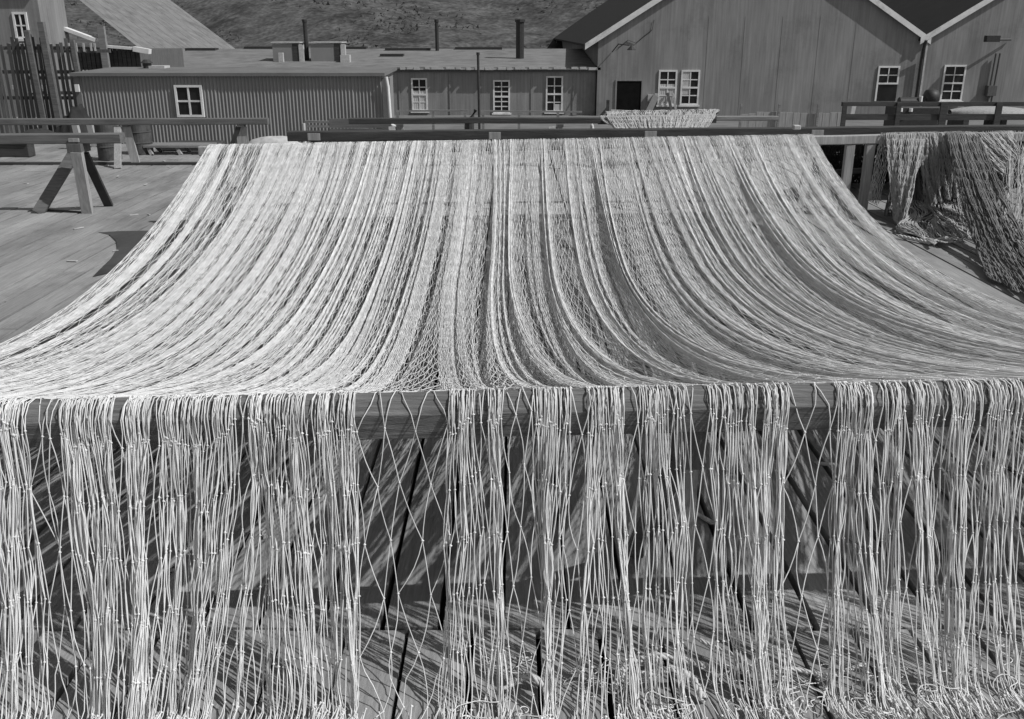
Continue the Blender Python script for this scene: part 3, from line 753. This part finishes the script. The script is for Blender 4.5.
# hanging path behind/over/front of the near rail, by arc length
hp = np.array([(0, 0.006), (-.03, .009), (-.045, .001), (-.066, -.022), (-.085, -.045), (-.092, -.062), (-.12, -.3), (-.27, -.7), (-.42, -1.0), (-.50, -1.14), (-.54, -1.165), (-.70, -1.165), (-.58, -1.155), (-.72, -1.15)])
hl = np.concatenate([[0], np.cumsum(np.linalg.norm(np.diff(hp, axis=0), axis=1))])
ROW_OFF = 0.0
def Pbig(a, r):
    # r > 0: on the sheet; r < 0: over the near rail and hanging down
    t = r * BAR + (.035 + .05 * vn(a / 13, 31) + .03 * vn(a / 3.7, 32)) * np.clip(1.6 - r / 12, .25, 1) + np.where(r < 1, .03, .014) * vn(a * 1.37, 33)
    s = np.clip(t / LS, 0, 1)
    w = (1 - s) ** 2.2
    w = np.where(s > .9, w * 0, w)
    w = np.clip(1 - s / .6, 0, 1) ** 1.5
    X = Xnear(a) * w + Xfar(a) * (1 - w)
    mid = np.sin(np.pi * np.clip(s, 0, 1)) ** .6
    X = X + mid * (.018 * vn2(a / 7, s * 1.1 + 5, 41) + .06 * vn2(a / 24, s * 1.2, 43))
    yn, yf = near_y(X), far_y(X)
    Ys = yn + s * (yf - yn)
    sg = SAG * (1 + .03 * vn(a / 60, 51)) * (1 - .10 * np.clip((a / NCOL - .55) / .45, 0, 1))
    Zs = 1.192 + s * (far_z(X) + .004 - 1.192) - 4 * sg * s * (1 - s)
    fold = (.03 - .075 * Dip(a) + .02 * vn2(a / 7 + 100, s * 1.1, 44) + .045 * vn2(a / 17, s * 1.0, 45) + .005 * vn(a / 1.8, 46))
    Zs = Zs + fold * np.clip(mid * 1.3 - .15, 0, 1)
    over = np.clip(t - LS, 0, None)                    # past the far rail: over it and down
    Ys = Ys + np.clip(over, 0, .12); Zs = Zs - np.clip(over - .12, 0, None) + .004
    # hanging
    d_ = np.clip(-t, 0, None)
    hy = np.interp(d_, hl, hp[:, 0]); hz = np.interp(d_, hl, hp[:, 1])
    hang = np.clip((d_ - .2) / 1.2, 0, 1)
    lean = .07 * vn(a / 30, 61) + .07 * vn(a / 9, 62) + .035 * vn(a / 3, 76)
    Xh = Xnear(a) + hang * lean * 1.0 + np.clip(hang * 6, 0, 1) * (.016 * vn2(a / 2.3, d_ * 3.2, 63) + .014 * vn2(a / 8, d_ * 1.8, 64))
    sp = Xnear(a + .6) - Xnear(a - .6)
    Xh = Xh + np.clip(hang * 6, 0, 1) * np.clip(.42 * sp, .001, .03) * vn2(a * 1.13, d_ * 4.3, 73)
    pile = np.clip((d_ - 1.36) / .4, 0, 1)
    Xh = Xh + pile * (.07 * vn2(a / 3, d_ * 7, 65) + .05 * vn2(a * 1.3, d_ * 12, 74))
    spread = .014 * vn(a * .9 + 7, 66) + .03 * vn(a / 6, 67)
    Yh = near_y(Xh) + hy + (spread - .012) * np.clip((d_ - .22) * 4, 0, 1) - hang * .07 * vn(a / 11, 68)
    Yh = Yh + pile * (.09 * vn2(a / 2, d_ * 8, 69) + .04 * vn2(a * 1.3, d_ * 25, 75)) 
    Zh = 1.186 + hz + pile * (.05 + .045 * vn2(a / 2.6, d_ * 12, 70)) + .004 * vn(a * 1.3, 71) * np.clip(1 - (d_ - .2) * 5, 0, 1)
    # keep the bundles stacked on top of the rail
    stack = (.006 * (1 + vn(a * 1.7, 72))) * np.clip(1 - np.abs(d_ - .1) * 6, 0, 1)
    on = d_ > 0
    return np.stack([np.where(on, Xh, X), np.where(on, Yh, Ys), np.where(on, Zh + stack, Zs)], -1)

big = empty('fishing_net', (0, 8.4, 0))
tag(big, 'huge pale fishing net sagging between two rails and hanging in strands over the near one', 'fishing net')
P1, K1 = net_lines(0, NCOL, 0, NSH + 1, 3, Pbig, .0022, 81)
K1n = K1[(K1[:, 1] < 5.6)]
tubes_mesh('net_sheet', P1, 0.0023, M['twine'], big, K1n, .0052)
# the fine inner layer of the doubled sheet, just under the coarse one
NF = 1500
def Pfine(a, r):
    am = a / NF * NCOL + .2 * vn(a / 5, 91)
    q = Pbig(am, r * 1.6 + .12)
    q[..., 2] -= .006 + .004 * vn(a / 2.3, 92)
    return q
P1b, _k = net_lines(2, NF - 2, 0, int(NSH / 1.6), 4, Pfine, .0012, 84)
tubes_mesh('inner_sheet', P1b, 0.0018, M['twine'], big, None)
P2, K2 = net_lines(0, NCOL, -7, 0, 4, Pbig, .0065, 82, straight_below=-1)
tubes_mesh('hanging_skirt', P2, 0.00245, M['twine'], big, K2, .0066)

# twisted foot ropes lying in the bottom of the skirt
def rope(pts, r, name='foot_rope', parent=None, m='rope', turns=14.0):
    pts = np.array([tuple(p) for p in pts]); L = np.concatenate([[0], np.cumsum(np.linalg.norm(np.diff(pts, axis=0), axis=1))])
    n = max(60, int(L[-1] / .006)); s = np.linspace(0, L[-1], n)
    P = np.stack([np.interp(s, L, pts[:, k]) for k in range(3)], 1)
    for _ in range(10): P[1:-1] = (P[:-2] + P[1:-1] * 2 + P[2:]) / 4
    T = np.gradient(P, axis=0); T /= np.linalg.norm(T, axis=1, keepdims=True) + 1e-9
    A = np.cross(T, [0.1, .1, .98]); A /= np.linalg.norm(A, axis=1, keepdims=True) + 1e-9; B = np.cross(T, A)
    res = []
    for k in range(3):
        q = 2 * np.pi * (s * (1 / (8.5 * r)) + k / 3)
        res.append(P + (A * np.cos(q)[:, None] + B * np.sin(q)[:, None]) * r * .55)
    return tubes_mesh(name, np.stack(res), r * .58, M[m], parent, None, sides=6)
def gpt(px, py, z=0.0):
    v = (py - 359.5) / F_PX; dy = math.cos(TILT) - v * math.sin(TILT); dz = -math.sin(TILT) - v * math.cos(TILT)
    return at(px, py, (z - CAM_Z) / dz * dy)
rope([gpt(612, 690, .03), gpt(628, 662, .06), gpt(655, 655, .08), gpt(690, 661, .07), gpt(712, 668, .04)], .0145, parent=big)
rope([gpt(628, 688, .03), gpt(650, 674, .09), gpt(672, 668, .10), gpt(692, 676, .06), gpt(704, 700, .03)], .0145, parent=big)
rope([gpt(505, 690, .03), gpt(517, 679, .05), gpt(532, 676, .06), gpt(545, 686, .03), gpt(549, 705, .03)], .014, parent=big)
def tangle(x0, x1, y0, y1, n, seed, hmax=.09):
    g_ = np.random.default_rng(seed); Ls = []
    for i in range(n):
        c = gpt(g_.uniform(x0, x1), g_.uniform(y0, y1), .02); m_ = 130
        q = g_.uniform(0, 6.28) + np.cumsum(np.convolve(g_.normal(0, .75, m_), np.ones(6) / 6, 'same')) * 1.1; st = g_.uniform(.006, .011)
        x = c.x + np.cumsum(np.cos(q)) * st; y = c.y + np.cumsum(np.sin(q)) * st * .8
        z = .012 + hmax * g_.random() * np.abs(np.sin(np.linspace(0, g_.uniform(6, 16), m_) + g_.uniform(0, 3)))
        Ls.append(np.stack([x, y, z], 1))
    return np.stack(Ls)
for args in ((690, 1015, 662, 720, 13, 301), (570, 700, 676, 720, 6, 302), (490, 560, 682, 720, 4, 303, .05)):
    tubes_mesh('twine_tangle', tangle(*args), .0024, M['twine'], big, None)
rope([gpt(700, 640, .1), gpt(735, 655, .08), gpt(760, 676, .05), gpt(790, 668, .08), gpt(830, 676, .06), gpt(870, 662, .08), gpt(905, 690, .05)], .009, parent=big)

# --- other nets: ruled curtains with bunching
def curtain_net(name, label, top, bot, ncol, rows, seed, m, rad, bulge=0.0, bunch=.6, grp=None, wig=.05, thick=.05, over=.0, parent=None):
    """top/bot: lists of world points the strands run between; straightened, bunched, bulging towards the viewer"""
    top = np.array([tuple(p) for p in top]); bot = np.array([tuple(p) for p in bot])
    tq = np.linspace(0, 1, len(top)); bq = np.linspace(0, 1, len(bot))
    gr = np.linspace(0, 1, 600); dn = np.clip(1 + bunch * 1.6 * vn(gr * ncol / 7, seed), .08, 3); cc = np.cumsum(dn); cc = (cc - cc[0]) / (cc[-1] - cc[0])
    def PF(a, r):
        f = np.clip(a / ncol, 0, 1); f = np.interp(f, cc, gr)
        s = np.clip(r / rows, 0, 1)
        A = np.stack([np.interp(f, tq, top[:, k]) for k in range(3)], -1); B = np.stack([np.interp(f, bq, bot[:, k]) for k in range(3)], -1)
        P = A * (1 - s)[..., None] + B * s[..., None]
        sw = np.sin(np.pi * s)
        P[..., 1] += -bulge * sw * .5 + thick * vn2(a / 4, s * 2, seed + 1) * np.clip(s * 5, 0, 1)
        P[..., 2] -= bulge * sw
        P[..., 0] += wig * vn2(a / 5, s * 3, seed + 2) * np.clip(s * 4, 0, 1)
        return P
    Pn, Kn = net_lines(0, ncol, 0, rows, 3, PF, .008, seed + 3)
    o = tubes_mesh(name, Pn, rad, M[m], parent, Kn, rad * 2.2)
    if label: tag(o, label, 'fishing net', grp)
    return o
Yr = lambda px: far_y((px - 512) / F_PX * 13.8)
def tp(px, dy=-.0, py=None):
    Y = Yr(px) + dy; x = (px - 512) / F_PX * 13.9; return Vector((x, Y, far_z(x) + .01))
def ap(px, py, Y):
    p = at(px, py, Y)
    return p if p.z > .03 else gpt(px, py, .04)
# dark net hung on the long dark rail behind the pair of posts
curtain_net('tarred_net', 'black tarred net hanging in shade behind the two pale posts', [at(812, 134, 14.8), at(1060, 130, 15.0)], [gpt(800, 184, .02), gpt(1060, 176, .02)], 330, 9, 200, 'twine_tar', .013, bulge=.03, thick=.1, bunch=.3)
def fold(parent, top, bot, ncol, rows, seed, m, rad, **k):
    curtain_net('net_fold', None, top, bot, ncol, rows, seed, m, rad, parent=parent, **k)
b1 = empty('draped_net', (5.6, 13.7, 0)); tag(b1, 'pale net bundle gathered to a point as it hangs from the far rail at right', 'fishing net', 'nets heaped on the far rail')
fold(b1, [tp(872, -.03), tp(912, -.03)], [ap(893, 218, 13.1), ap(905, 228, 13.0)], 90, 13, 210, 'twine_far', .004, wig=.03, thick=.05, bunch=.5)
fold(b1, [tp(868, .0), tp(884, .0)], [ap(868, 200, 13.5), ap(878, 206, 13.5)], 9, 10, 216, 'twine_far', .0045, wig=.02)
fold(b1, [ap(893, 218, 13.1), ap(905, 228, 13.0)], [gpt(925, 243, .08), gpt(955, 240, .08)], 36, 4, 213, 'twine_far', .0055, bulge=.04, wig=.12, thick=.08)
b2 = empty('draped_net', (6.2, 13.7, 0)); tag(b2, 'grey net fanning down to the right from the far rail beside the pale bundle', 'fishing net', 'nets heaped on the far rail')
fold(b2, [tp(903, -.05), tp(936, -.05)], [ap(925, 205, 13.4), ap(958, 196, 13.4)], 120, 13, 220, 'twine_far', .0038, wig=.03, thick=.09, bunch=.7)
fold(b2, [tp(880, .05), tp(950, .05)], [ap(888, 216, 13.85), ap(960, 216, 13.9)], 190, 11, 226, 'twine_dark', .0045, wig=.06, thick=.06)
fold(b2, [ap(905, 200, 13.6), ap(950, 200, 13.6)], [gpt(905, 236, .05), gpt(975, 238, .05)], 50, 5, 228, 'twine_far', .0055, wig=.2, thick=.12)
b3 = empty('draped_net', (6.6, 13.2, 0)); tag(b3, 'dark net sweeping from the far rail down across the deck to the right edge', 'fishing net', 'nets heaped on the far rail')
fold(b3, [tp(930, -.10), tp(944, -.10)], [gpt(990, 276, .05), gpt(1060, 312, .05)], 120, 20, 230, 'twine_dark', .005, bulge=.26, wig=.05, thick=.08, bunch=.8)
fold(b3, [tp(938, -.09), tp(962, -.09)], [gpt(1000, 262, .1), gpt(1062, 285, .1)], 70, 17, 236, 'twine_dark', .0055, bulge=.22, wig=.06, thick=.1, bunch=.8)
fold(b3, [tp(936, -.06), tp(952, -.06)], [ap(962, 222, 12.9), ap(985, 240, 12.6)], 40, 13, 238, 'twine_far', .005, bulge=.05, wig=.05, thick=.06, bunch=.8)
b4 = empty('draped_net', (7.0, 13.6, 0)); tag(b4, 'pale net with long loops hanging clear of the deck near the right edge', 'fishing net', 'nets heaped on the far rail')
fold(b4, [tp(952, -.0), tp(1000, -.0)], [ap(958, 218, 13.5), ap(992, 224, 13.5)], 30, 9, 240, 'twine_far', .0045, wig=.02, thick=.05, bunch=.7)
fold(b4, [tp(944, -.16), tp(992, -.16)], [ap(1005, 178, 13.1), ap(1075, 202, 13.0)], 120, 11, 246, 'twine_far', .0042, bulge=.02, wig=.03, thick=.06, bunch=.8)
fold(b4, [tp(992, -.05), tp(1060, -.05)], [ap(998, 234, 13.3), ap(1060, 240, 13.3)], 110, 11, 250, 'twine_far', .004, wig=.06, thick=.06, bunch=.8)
rope([ap(899, 236, 13.0), ap(918, 240, 12.9), ap(930, 243, 12.6), gpt(945, 238, .05), gpt(962, 240, .05)], .022, name='float_line', parent=b2, m='rope', turns=8)

# heap of white net over the back row rail
hp_ = empty('net_heap', (at(655, 120, 18.9).x, 18.9, 0)); tag(hp_, 'long heap of white net thrown over the back row rail before the doorway', 'fishing net')
curtain_net('net_fold', None, [at(606, 117, 19.2), at(716, 115, 19.2)], [at(622, 141, 18.6), at(700, 141, 18.6)], 330, 6, 260, 'twine_far', .008, bulge=-.02, wig=.02, thick=.04, bunch=.3, parent=hp_)
curtain_net('net_fold', None, [at(600, 116.5, 19.3), at(612, 116.5, 19.3)], [at(618, 132, 18.8), at(628, 134, 18.8)], 14, 4, 263, 'twine_far', .009, wig=.05, parent=hp_)
curtain_net('net_fold', None, [at(606, 117, 19.2), at(716, 115, 19.2)], [at(604, 121, 20.2), at(718, 119, 20.2)], 200, 5, 266, 'twine_far', .007, bulge=-.14, wig=.1, thick=.1, parent=hp_)
rail('drying_rail', at(598, 119, 19.25), at(716, 117.5, 19.25), .14, .1, 'timber_dark', 'dark rail buried under the long heap of white net')
# canvas lump at the left of the long dark rail
cv = MB(); vs, fs = [], []
pc = at(274, 141, 16.0); nn = 28
for j in range(9):
    for i in range(nn):
        q = 2 * math.pi * i / nn; k = math.cos(j / 8 * math.pi / 2); hh = math.sin(j / 8 * math.pi / 2) ** .5
        rr = 1 + .12 * math.sin(3 * q + j) + .08 * math.sin(7 * q + 2 * j)
        vs.append((pc.x + .62 * k * rr * math.cos(q), 16.1 + .3 * k * rr * math.sin(q), hh * (at(270, 136, 16.1).z + .05 * math.sin(2 * q + 1) * k)))
for j in range(8):
    for i in range(nn): fs.append((j * nn + i, j * nn + (i + 1) % nn, (j + 1) * nn + (i + 1) % nn, (j + 1) * nn + i))
cv.add(vs, fs); tag(cv.build('canvas_bundle', M['offwhite'], smooth=True), 'pale canvas covered bundle just beyond the left end of the net', 'bundle')

# ------------------------------------------------------------------ left middle distance: drums, bench, dark heap
def drum(px, py, wpx, htop, label):
    p = gpt(px, py); r_ = wpx / 2 / F_PX * p.y * 1.02; h = at(px, htop, p.y).z
    e = empty('oil_drum', (p.x, p.y + r_, 0)); tag(e, label, 'oil drum', 'rusty oil drums')
    b = MB(); prof = [(r_ * .98, 0), (r_, .02), (r_ * .99, .04), (r_ * .97, h * .32), (r_ * 1.02, h * .34), (r_ * .97, h * .36), (r_ * .97, h * .64), (r_ * 1.02, h * .66), (r_ * .97, h * .68), (r_ * .97, h - .03), (r_, h - .015), (r_, h), (r_ * .93, h), (r_ * .93, h - .02)]
    b.lathe((p.x, p.y + r_, 0), prof, 26); b.build('barrel', M['rust'], e, smooth=False)
    b = MB(); b.lathe((p.x + r_ * .5, p.y + r_, h - .02), [(.04, 0), (.04, .03)], 10); b.build('bung', M['metal_dark'], e)
drum(106, 161, 22, 121, 'rusty oil drum under the end of the nearer grey rail')
drum(138, 155, 22, 121, 'rusty oil drum between the pale trestle leg and the low bench')
bp = gpt(175, 155); e = empty('low_bench', (bp.x, bp.y + .2, 0)); tag(e, 'low plank bench standing in front of the corrugated shed', 'bench')
xa, xb = at(143, 150, bp.y).x, at(209, 150, bp.y).x; zt = at(170, 144.5, bp.y + .2).z
b = MB()
for k in range(3): b.box(xa, xb, bp.y + .02 + k * .2, bp.y + .2 + k * .2, zt - .05, zt)
b.build('seat', M['timber'], e)
for f in (.06, .5, .9):
    b = MB(); x = xa + (xb - xa) * f; b.bar((x, bp.y + .1, zt - .052), (x + .1, bp.y, 0), .07, .06, up=(0, 1, 0)); b.build('leg', M['post_light'], e)
    b = MB(); b.bar((x, bp.y + .5, zt - .052), (x + .1, bp.y + .6, 0), .07, .06, up=(0, 1, 0)); b.build('leg', M['post_light'], e)
b = MB(); b.box(xa + .1, xb - .1, bp.y + .7, bp.y + 1.6, .0, zt - .06); tag(b.build('timber_stack', M['timber_dark'], bevel=.02), 'dark stack of timber in shade behind the low bench', 'timber stack')
# dark tarpaulin heap by the shed corner
def heap(px0, px1, pyb, pyt, Y, m, name, label, cat, d_=1.0, pk=.7):
    vs, fs = [], []; a, b2 = at(px0, pyb, Y), at(px1, pyb, Y); zb = ground_z(Y); zt = at(px0, pyt, Y).z; nx, ny = 22, 10
    for j in range(ny + 1):
        for i in range(nx + 1):
            f, g_ = i / nx, j / ny
            env = min(1, f / pk) if f < pk else max(0, (1 - f) / (1 - pk))
            h = zb + (zt - zb) * env ** .8 * math.sin(math.pi * g_) ** .5 * (1 + .08 * math.sin(i * 1.7 + j)) if 0 < j < ny else zb
            vs.append((a.x + (b2.x - a.x) * f, Y - d_ / 2 + d_ * g_, h))
    for j in range(ny):
        for i in range(nx): fs.append((j * (nx + 1) + i, j * (nx + 1) + i + 1, (j + 1) * (nx + 1) + i + 1, (j + 1) * (nx + 1) + i))
    q = MB(); q.add(vs, fs); o = q.build(name, M[m], smooth=True); tag(o, label, cat); return o
heap(50, 100, 150, 103, 26.0, 'twine_tar', 'tarpaulin_heap', 'black tarpaulin heap rising to a point at the shed corner', 'heap', 1.4)
heap(-10, 92, 150, 128, 23.6, 'metal_dark', 'scrap_heap', 'low dark scrap heap behind the nearer grey rail', 'heap', 1.2, .5)
b = MB(); p0, p1 = at(-12, 153, 20.5), at(27, 143, 20.5); b.box(p0.x, p1.x, 20.5, 20.8, 0.0, p1.z); b.box(p0.x, p1.x + .03, 20.46, 20.84, p1.z + .002, p1.z + .04); o = b.build('crate', M['timber_dark'], bevel=.01); tag(o, 'dark wooden crate at the left edge below the nearer grey rail', 'crate')
for (px, pyb, pyt, w_, Y, mm, lab) in ((75, 152, 124, .12, 22, 'post_light', 'pale upright post left of the rusty drums'), (90, 152, 124, .13, 22.4, 'post_light', 'short pale post beside the left rusty drum')):
    p = at(px, pyt, Y); b = MB(); b.bar((p.x + .05, Y, 0), (p.x, Y, p.z), w_, w_, up=(0, 1, 0)); tag(b.build('short_post', M[mm]), lab, 'post')

st_ = MB(); edge = [(98, 232), (110, 235), (117, 241), (117, 249), (111, 258), (100, 268), (92, 276), (112, 272), (140, 262), (170, 250), (190, 238), (186, 231), (150, 230.5), (120, 231)]  # cast shadow beside the net's left edge, painted as a thin dark sheet
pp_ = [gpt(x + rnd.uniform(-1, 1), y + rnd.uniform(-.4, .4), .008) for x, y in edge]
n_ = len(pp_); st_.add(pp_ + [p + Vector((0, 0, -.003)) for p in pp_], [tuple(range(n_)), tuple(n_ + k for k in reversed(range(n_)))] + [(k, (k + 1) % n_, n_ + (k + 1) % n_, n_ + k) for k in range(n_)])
M['shadow_paint'] = mat('shadow_paint', 0.055, 0.8, 0.4, 2, (1, .35, 1), 0.4, 50, spots=.3)
tag(st_.build('painted_net_shadow', M['shadow_paint']), kind='structure')
# kerb timber along the deck
b = MB(); p0 = gpt(0, 165); b.box(-14, at(205, 164, p0.y).x, p0.y, p0.y + .12, .004, .05); tag(b.build('deck_batten', M['timber_dark']), 'thin dark batten lying across the deck below the back row rail', 'batten')

# ------------------------------------------------------------------ middle: handrail, thin pole
e = empty('handrail', (at(470, 125, 26).x, 26, ground_z(26))); tag(e, 'pale pipe handrail with thin posts before the tall sash windows', 'handrail')
b = MB(); pa, pb = at(396, 111, 26), at(468, 110.5, 26); b.bar(pa, pb, .045, .045); pa2, pb2 = at(480, 111, 26), at(582, 112, 26); b.bar(pa2, pb2, .045, .045); b.build('top_rail', M['timber'], e)
for px in (397.5, 433, 465, 483, 519, 558):
    p = at(px, 110.5, 26); b = MB(); b.bar((p.x, 26, ground_z(26)), (p.x, 26, p.z - .03), .07, .06, up=(0, 1, 0)); b.build('post', M['timber'], e)
p = at(478, 54, 24.5); b = MB(); b.tube([(p.x + .02, 24.5, ground_z(24.5) - .1), (p.x, 24.5, p.z)], .033, 10); b.tube([(p.x, 24.5, p.z - .02), (p.x, 24.5, p.z + .04)], .045, 10); tag(b.build('thin_pole', M['metal_dark']), 'thin dark upright pole before the long low building', 'pole')
p = at(475, 118, 24); b = MB(); b.tube([(p.x - .15, 24, ground_z(24) - .05), (p.x - .14, 24, p.z - .1), (p.x + .02, 24, p.z + .2)], [.14, .12, .05], 10); tag(b.build('bollard', M['metal_dark']), 'squat black bollard at the foot of the thin pole', 'bollard')
# low sill boards behind the long dark rail at left
b = MB(); pa, pb = at(305, 121.5, 21), at(372, 123, 21); b.bar(pa, pb, .05, .05); pa, pb = at(305, 126, 21), at(372, 127.5, 21); b.bar(pa, pb, .05, .05)
for px in (306, 371): p = at(px, 121, 21); b.bar((p.x, 21, 0), (p.x, 21, p.z), .06, .06, up=(0, 1, 0))
tag(b.build('low_railing', M['timber']), 'low pale railing left of the back row rail, in front of the corrugated shed', 'railing')
p = at(304, 128, 20.8); b = MB(); b.tube([(p.x, 20.8, 0), (p.x, 20.8, p.z - .1), (p.x, 20.8, p.z + .1)], [.03, .03, .035], 10); tag(b.build('white_post', M['white']), 'small white topped post at the left end of the low railing', 'post')
# grey plank screen behind dark rail (light strip seen under the rail)
pa, pb = at(330, 135, 20.2), at(392, 146, 20.2); b = MB()
for k in range(4): b.box(pa.x, pb.x, 20.2, 20.24, .02 + k * .21, .21 + k * .21)
tag(b.build('board_stack', M['timber_grey']), 'low screen of grey boards seen under the long dark rail', 'boards')
p = at(382, 135, 20.1); 
heap(385, 398, 146, 132, 20.1, 'offwhite', 'sack', 'small pale sack seen just under the long dark rail', 'sack', .4, .5)
# small gantry by the doorway
e = empty('low_gate', (at(630, 112, 40).x, 40, ground_z(40))); tag(e, 'low pale gate frame standing in front of the dark doorway', 'gate')
b = MB(); pa, pb = at(611, 110.5, 40), at(632, 111.5, 40); b.bar(pa, pb, .08, .08); b.build('top_rail', M['offwhite'], e)
for px in (611.5, 621.5, 631.5):
    p = at(px, 110.5, 40); b = MB(); b.bar((p.x, 40, ground_z(40)), (p.x, 40, p.z - .045), .09, .06, up=(0, 1, 0)); b.build('post', M['offwhite'], e)
p = at(608, 100, 40.5); b = MB(); b.bar((p.x, 40.5, ground_z(40)), (p.x, 40.5, p.z), .12, .1, up=(0, 1, 0)); b.bar((p.x, 40.4, p.z - .3), (p.x - .3, 40.4, p.z - .65), .1, .1); tag(b.build('mooring_post', M['timber_dark']), 'dark stub post with a side arm left of the dark doorway', 'post')
# net and board oddments under back rail
heap(583, 600, 145, 122, 20.6, 'offwhite', 'sack', 'pale sack lying left of the white net heap', 'sack', .5, .5)

# board fence right of the heap, with gap
e = empty('board_fence', (at(800, 120, 24).x, 24, ground_z(24))); tag(e, 'low weathered board fence along the warehouse wall right of the net heap', 'fence')
b = MB(); x = at(742, 112, 24).x; xe = at(842, 112, 24).x
while x < xe: b.box(x, x + .17, 24, 24.04, ground_z(24), at(800, 111.5 + rnd.uniform(0, 3), 24).z); x += .185
b.build('boards', M['post_light'], e)
for px in (741, 779, 818):
    p = at(px, 104, 24); b = MB(); b.bar((p.x, 23.95, ground_z(24)), (p.x, 23.95, p.z), .05, .05, up=(0, 1, 0)); b.build('post', M['timber'], e)
b = MB(); p0, p1 = at(770, 128, 14.2), at(804, 128, 14.2)
b.box(at(796, 129, 14.2).x, at(803, 129, 14.2).x, 14.3, 14.42, at(800, 130, 14.3).z, at(800, 125.5, 14.3).z)
tag(b.build('wood_block', M['offwhite'], bevel=.01), 'small pale wood block resting on the long dark rail', 'block')

# ------------------------------------------------------------------ right: pipe railing, winch, upturned boat
e = empty('dark_railing', (at(930, 115, 22).x, 22, 0)); tag(e, 'dark timber railing with two bars across the right side', 'railing')
b = MB(); b.bar(at(842, 104, 22), at(1045, 104, 22), .1, .09); b.build('top_rail', M['timber_dark'], e)
b = MB(); b.bar(at(842, 117, 22), at(1045, 117, 22), .1, .13); b.build('bottom_rail', M['timber_dark'], e)
for px, w_ in ((844, .1), (898, .1), (943, .16), (998, .14), (1040, .12)):
    p = at(px, 103, 22); b = MB(); b.bar((p.x, 22.0 - .08, 0), (p.x, 22.0 - .08, p.z + .02), w_, .05, up=(0, 1, 0)); b.build('post', M['timber_dark'], e)
for px in (853, 944.5):
    b = MB(); b.bar(at(px - 1, 115, 22.3), at(px + 1, 106, 22.3), .09, .05, up=(0, 1, 0)); b.build('cleat', M['white'], e)
wY = 24.0
e = empty('engine_winch', (at(918, 118, wY).x, wY, ground_z(wY))); tag(e, 'dark engine winch with drum and wheel behind the right railing', 'winch')
p = at(905, 110, wY); b = MB(); b.box(p.x - .35, p.x + .75, wY - .3, wY + .4, ground_z(wY), p.z + .1); b.build('engine_block', M['metal_dark'], e, bevel=.03)
b = MB(); b.lathe((p.x - .2, wY, p.z + .18), [(.05, 0), (.13, .02), (.13, .7), (.05, .72)], 16, 'x'); b.build('cable_drum', M['metal_dark'], e, smooth=False)
b = MB(); q = at(931, 97, wY); b.lathe((q.x - .16, wY, q.z), [(.05, 0), (.17, .03), (.19, .16), (.17, .3), (.05, .33)], 18, 'x'); b.build('fuel_tank', M['metal_dark'], e, smooth=True)
b = MB(); b.box(q.x - .14, q.x - .08, wY - .1, wY + .1, ground_z(wY), q.z - .12); b.box(q.x + .08, q.x + .14, wY - .1, wY + .1, ground_z(wY), q.z - .12); b.build('tank_stand', M['metal_dark'], e)
for px in (901, 911):
    b = MB(); c_ = at(px, 110, wY - .34); b.lathe((c_.x, wY - .33, c_.z - .04), [(.045, 0), (.045, .08)], 10); b.build('white_cap', M['white'], e)
b = MB(); c_ = at(919, 100, wY); b.tube([(c_.x, wY - .1, c_.z - .15), (c_.x, wY - .1, c_.z + .1)], .045, 8)
b.build('white_cap', M['white'], e)
# upturned skiff
bY = 27.0
e = empty('upturned_skiff', (at(985, 110, bY).x, bY, ground_z(bY))); tag(e, 'upturned grey skiff lying behind the right railing', 'boat')
vs, fs = [], []; xa, xb = at(950, 110, bY).x, at(1030, 110, bY).x; zt = at(985, 106, bY).z; zb = at(985, 114, bY).z
for i in range(17):
    f = i / 16; wd = .7 * math.sin(math.pi * min(1, f * .8 + .02)) ** .6; 
    for j in range(9):
        q = math.pi * j / 8; vs.append((xa + (xb - xa) * f, bY - wd * math.cos(q), zb + (zt - zb) * (.35 + .65 * math.sin(math.pi * min(1, f * .8 + .1)) ) * math.sin(q) ** .7))
for i in range(16):
    for j in range(8): fs.append((i * 9 + j, i * 9 + j + 1, (i + 1) * 9 + j + 1, (i + 1) * 9 + j))
b = MB(); b.add(vs, fs); b.build('hull', M['post_light'], e, smooth=True)
b = MB(); b.box(xa + .2, xa + .35, bY - .5, bY + .5, ground_z(bY), zb); b.box(xb - 1, xb - .85, bY - .5, bY + .5, ground_z(bY), zb); b.build('support_block', M['timber_dark'], e)

lt_ = MB()
for i in range(170):
    x, y = rnd.uniform(-9, 9), rnd.uniform(4, 21)
    L, w_, q = rnd.uniform(.02, .09), rnd.uniform(.008, .02), rnd.uniform(0, 3.14)
    c, s_ = math.cos(q), math.sin(q)
    pts = [(x + c * a - s_ * b_, y + s_ * a + c * b_, zz) for zz in (.004, .014) for a, b_ in ((-L, -w_), (L, -w_ * .5), (L * .8, w_), (-L * .9, w_ * .8))]
    lt_.add(pts, [(0, 3, 2, 1), (4, 5, 6, 7), (0, 1, 5, 4), (1, 2, 6, 5), (2, 3, 7, 6), (3, 0, 4, 7)])
tag(lt_.build('wood_chips', M['offwhite']), 'small pale chips of wood and twine scattered over the deck', 'litter', kind='stuff')
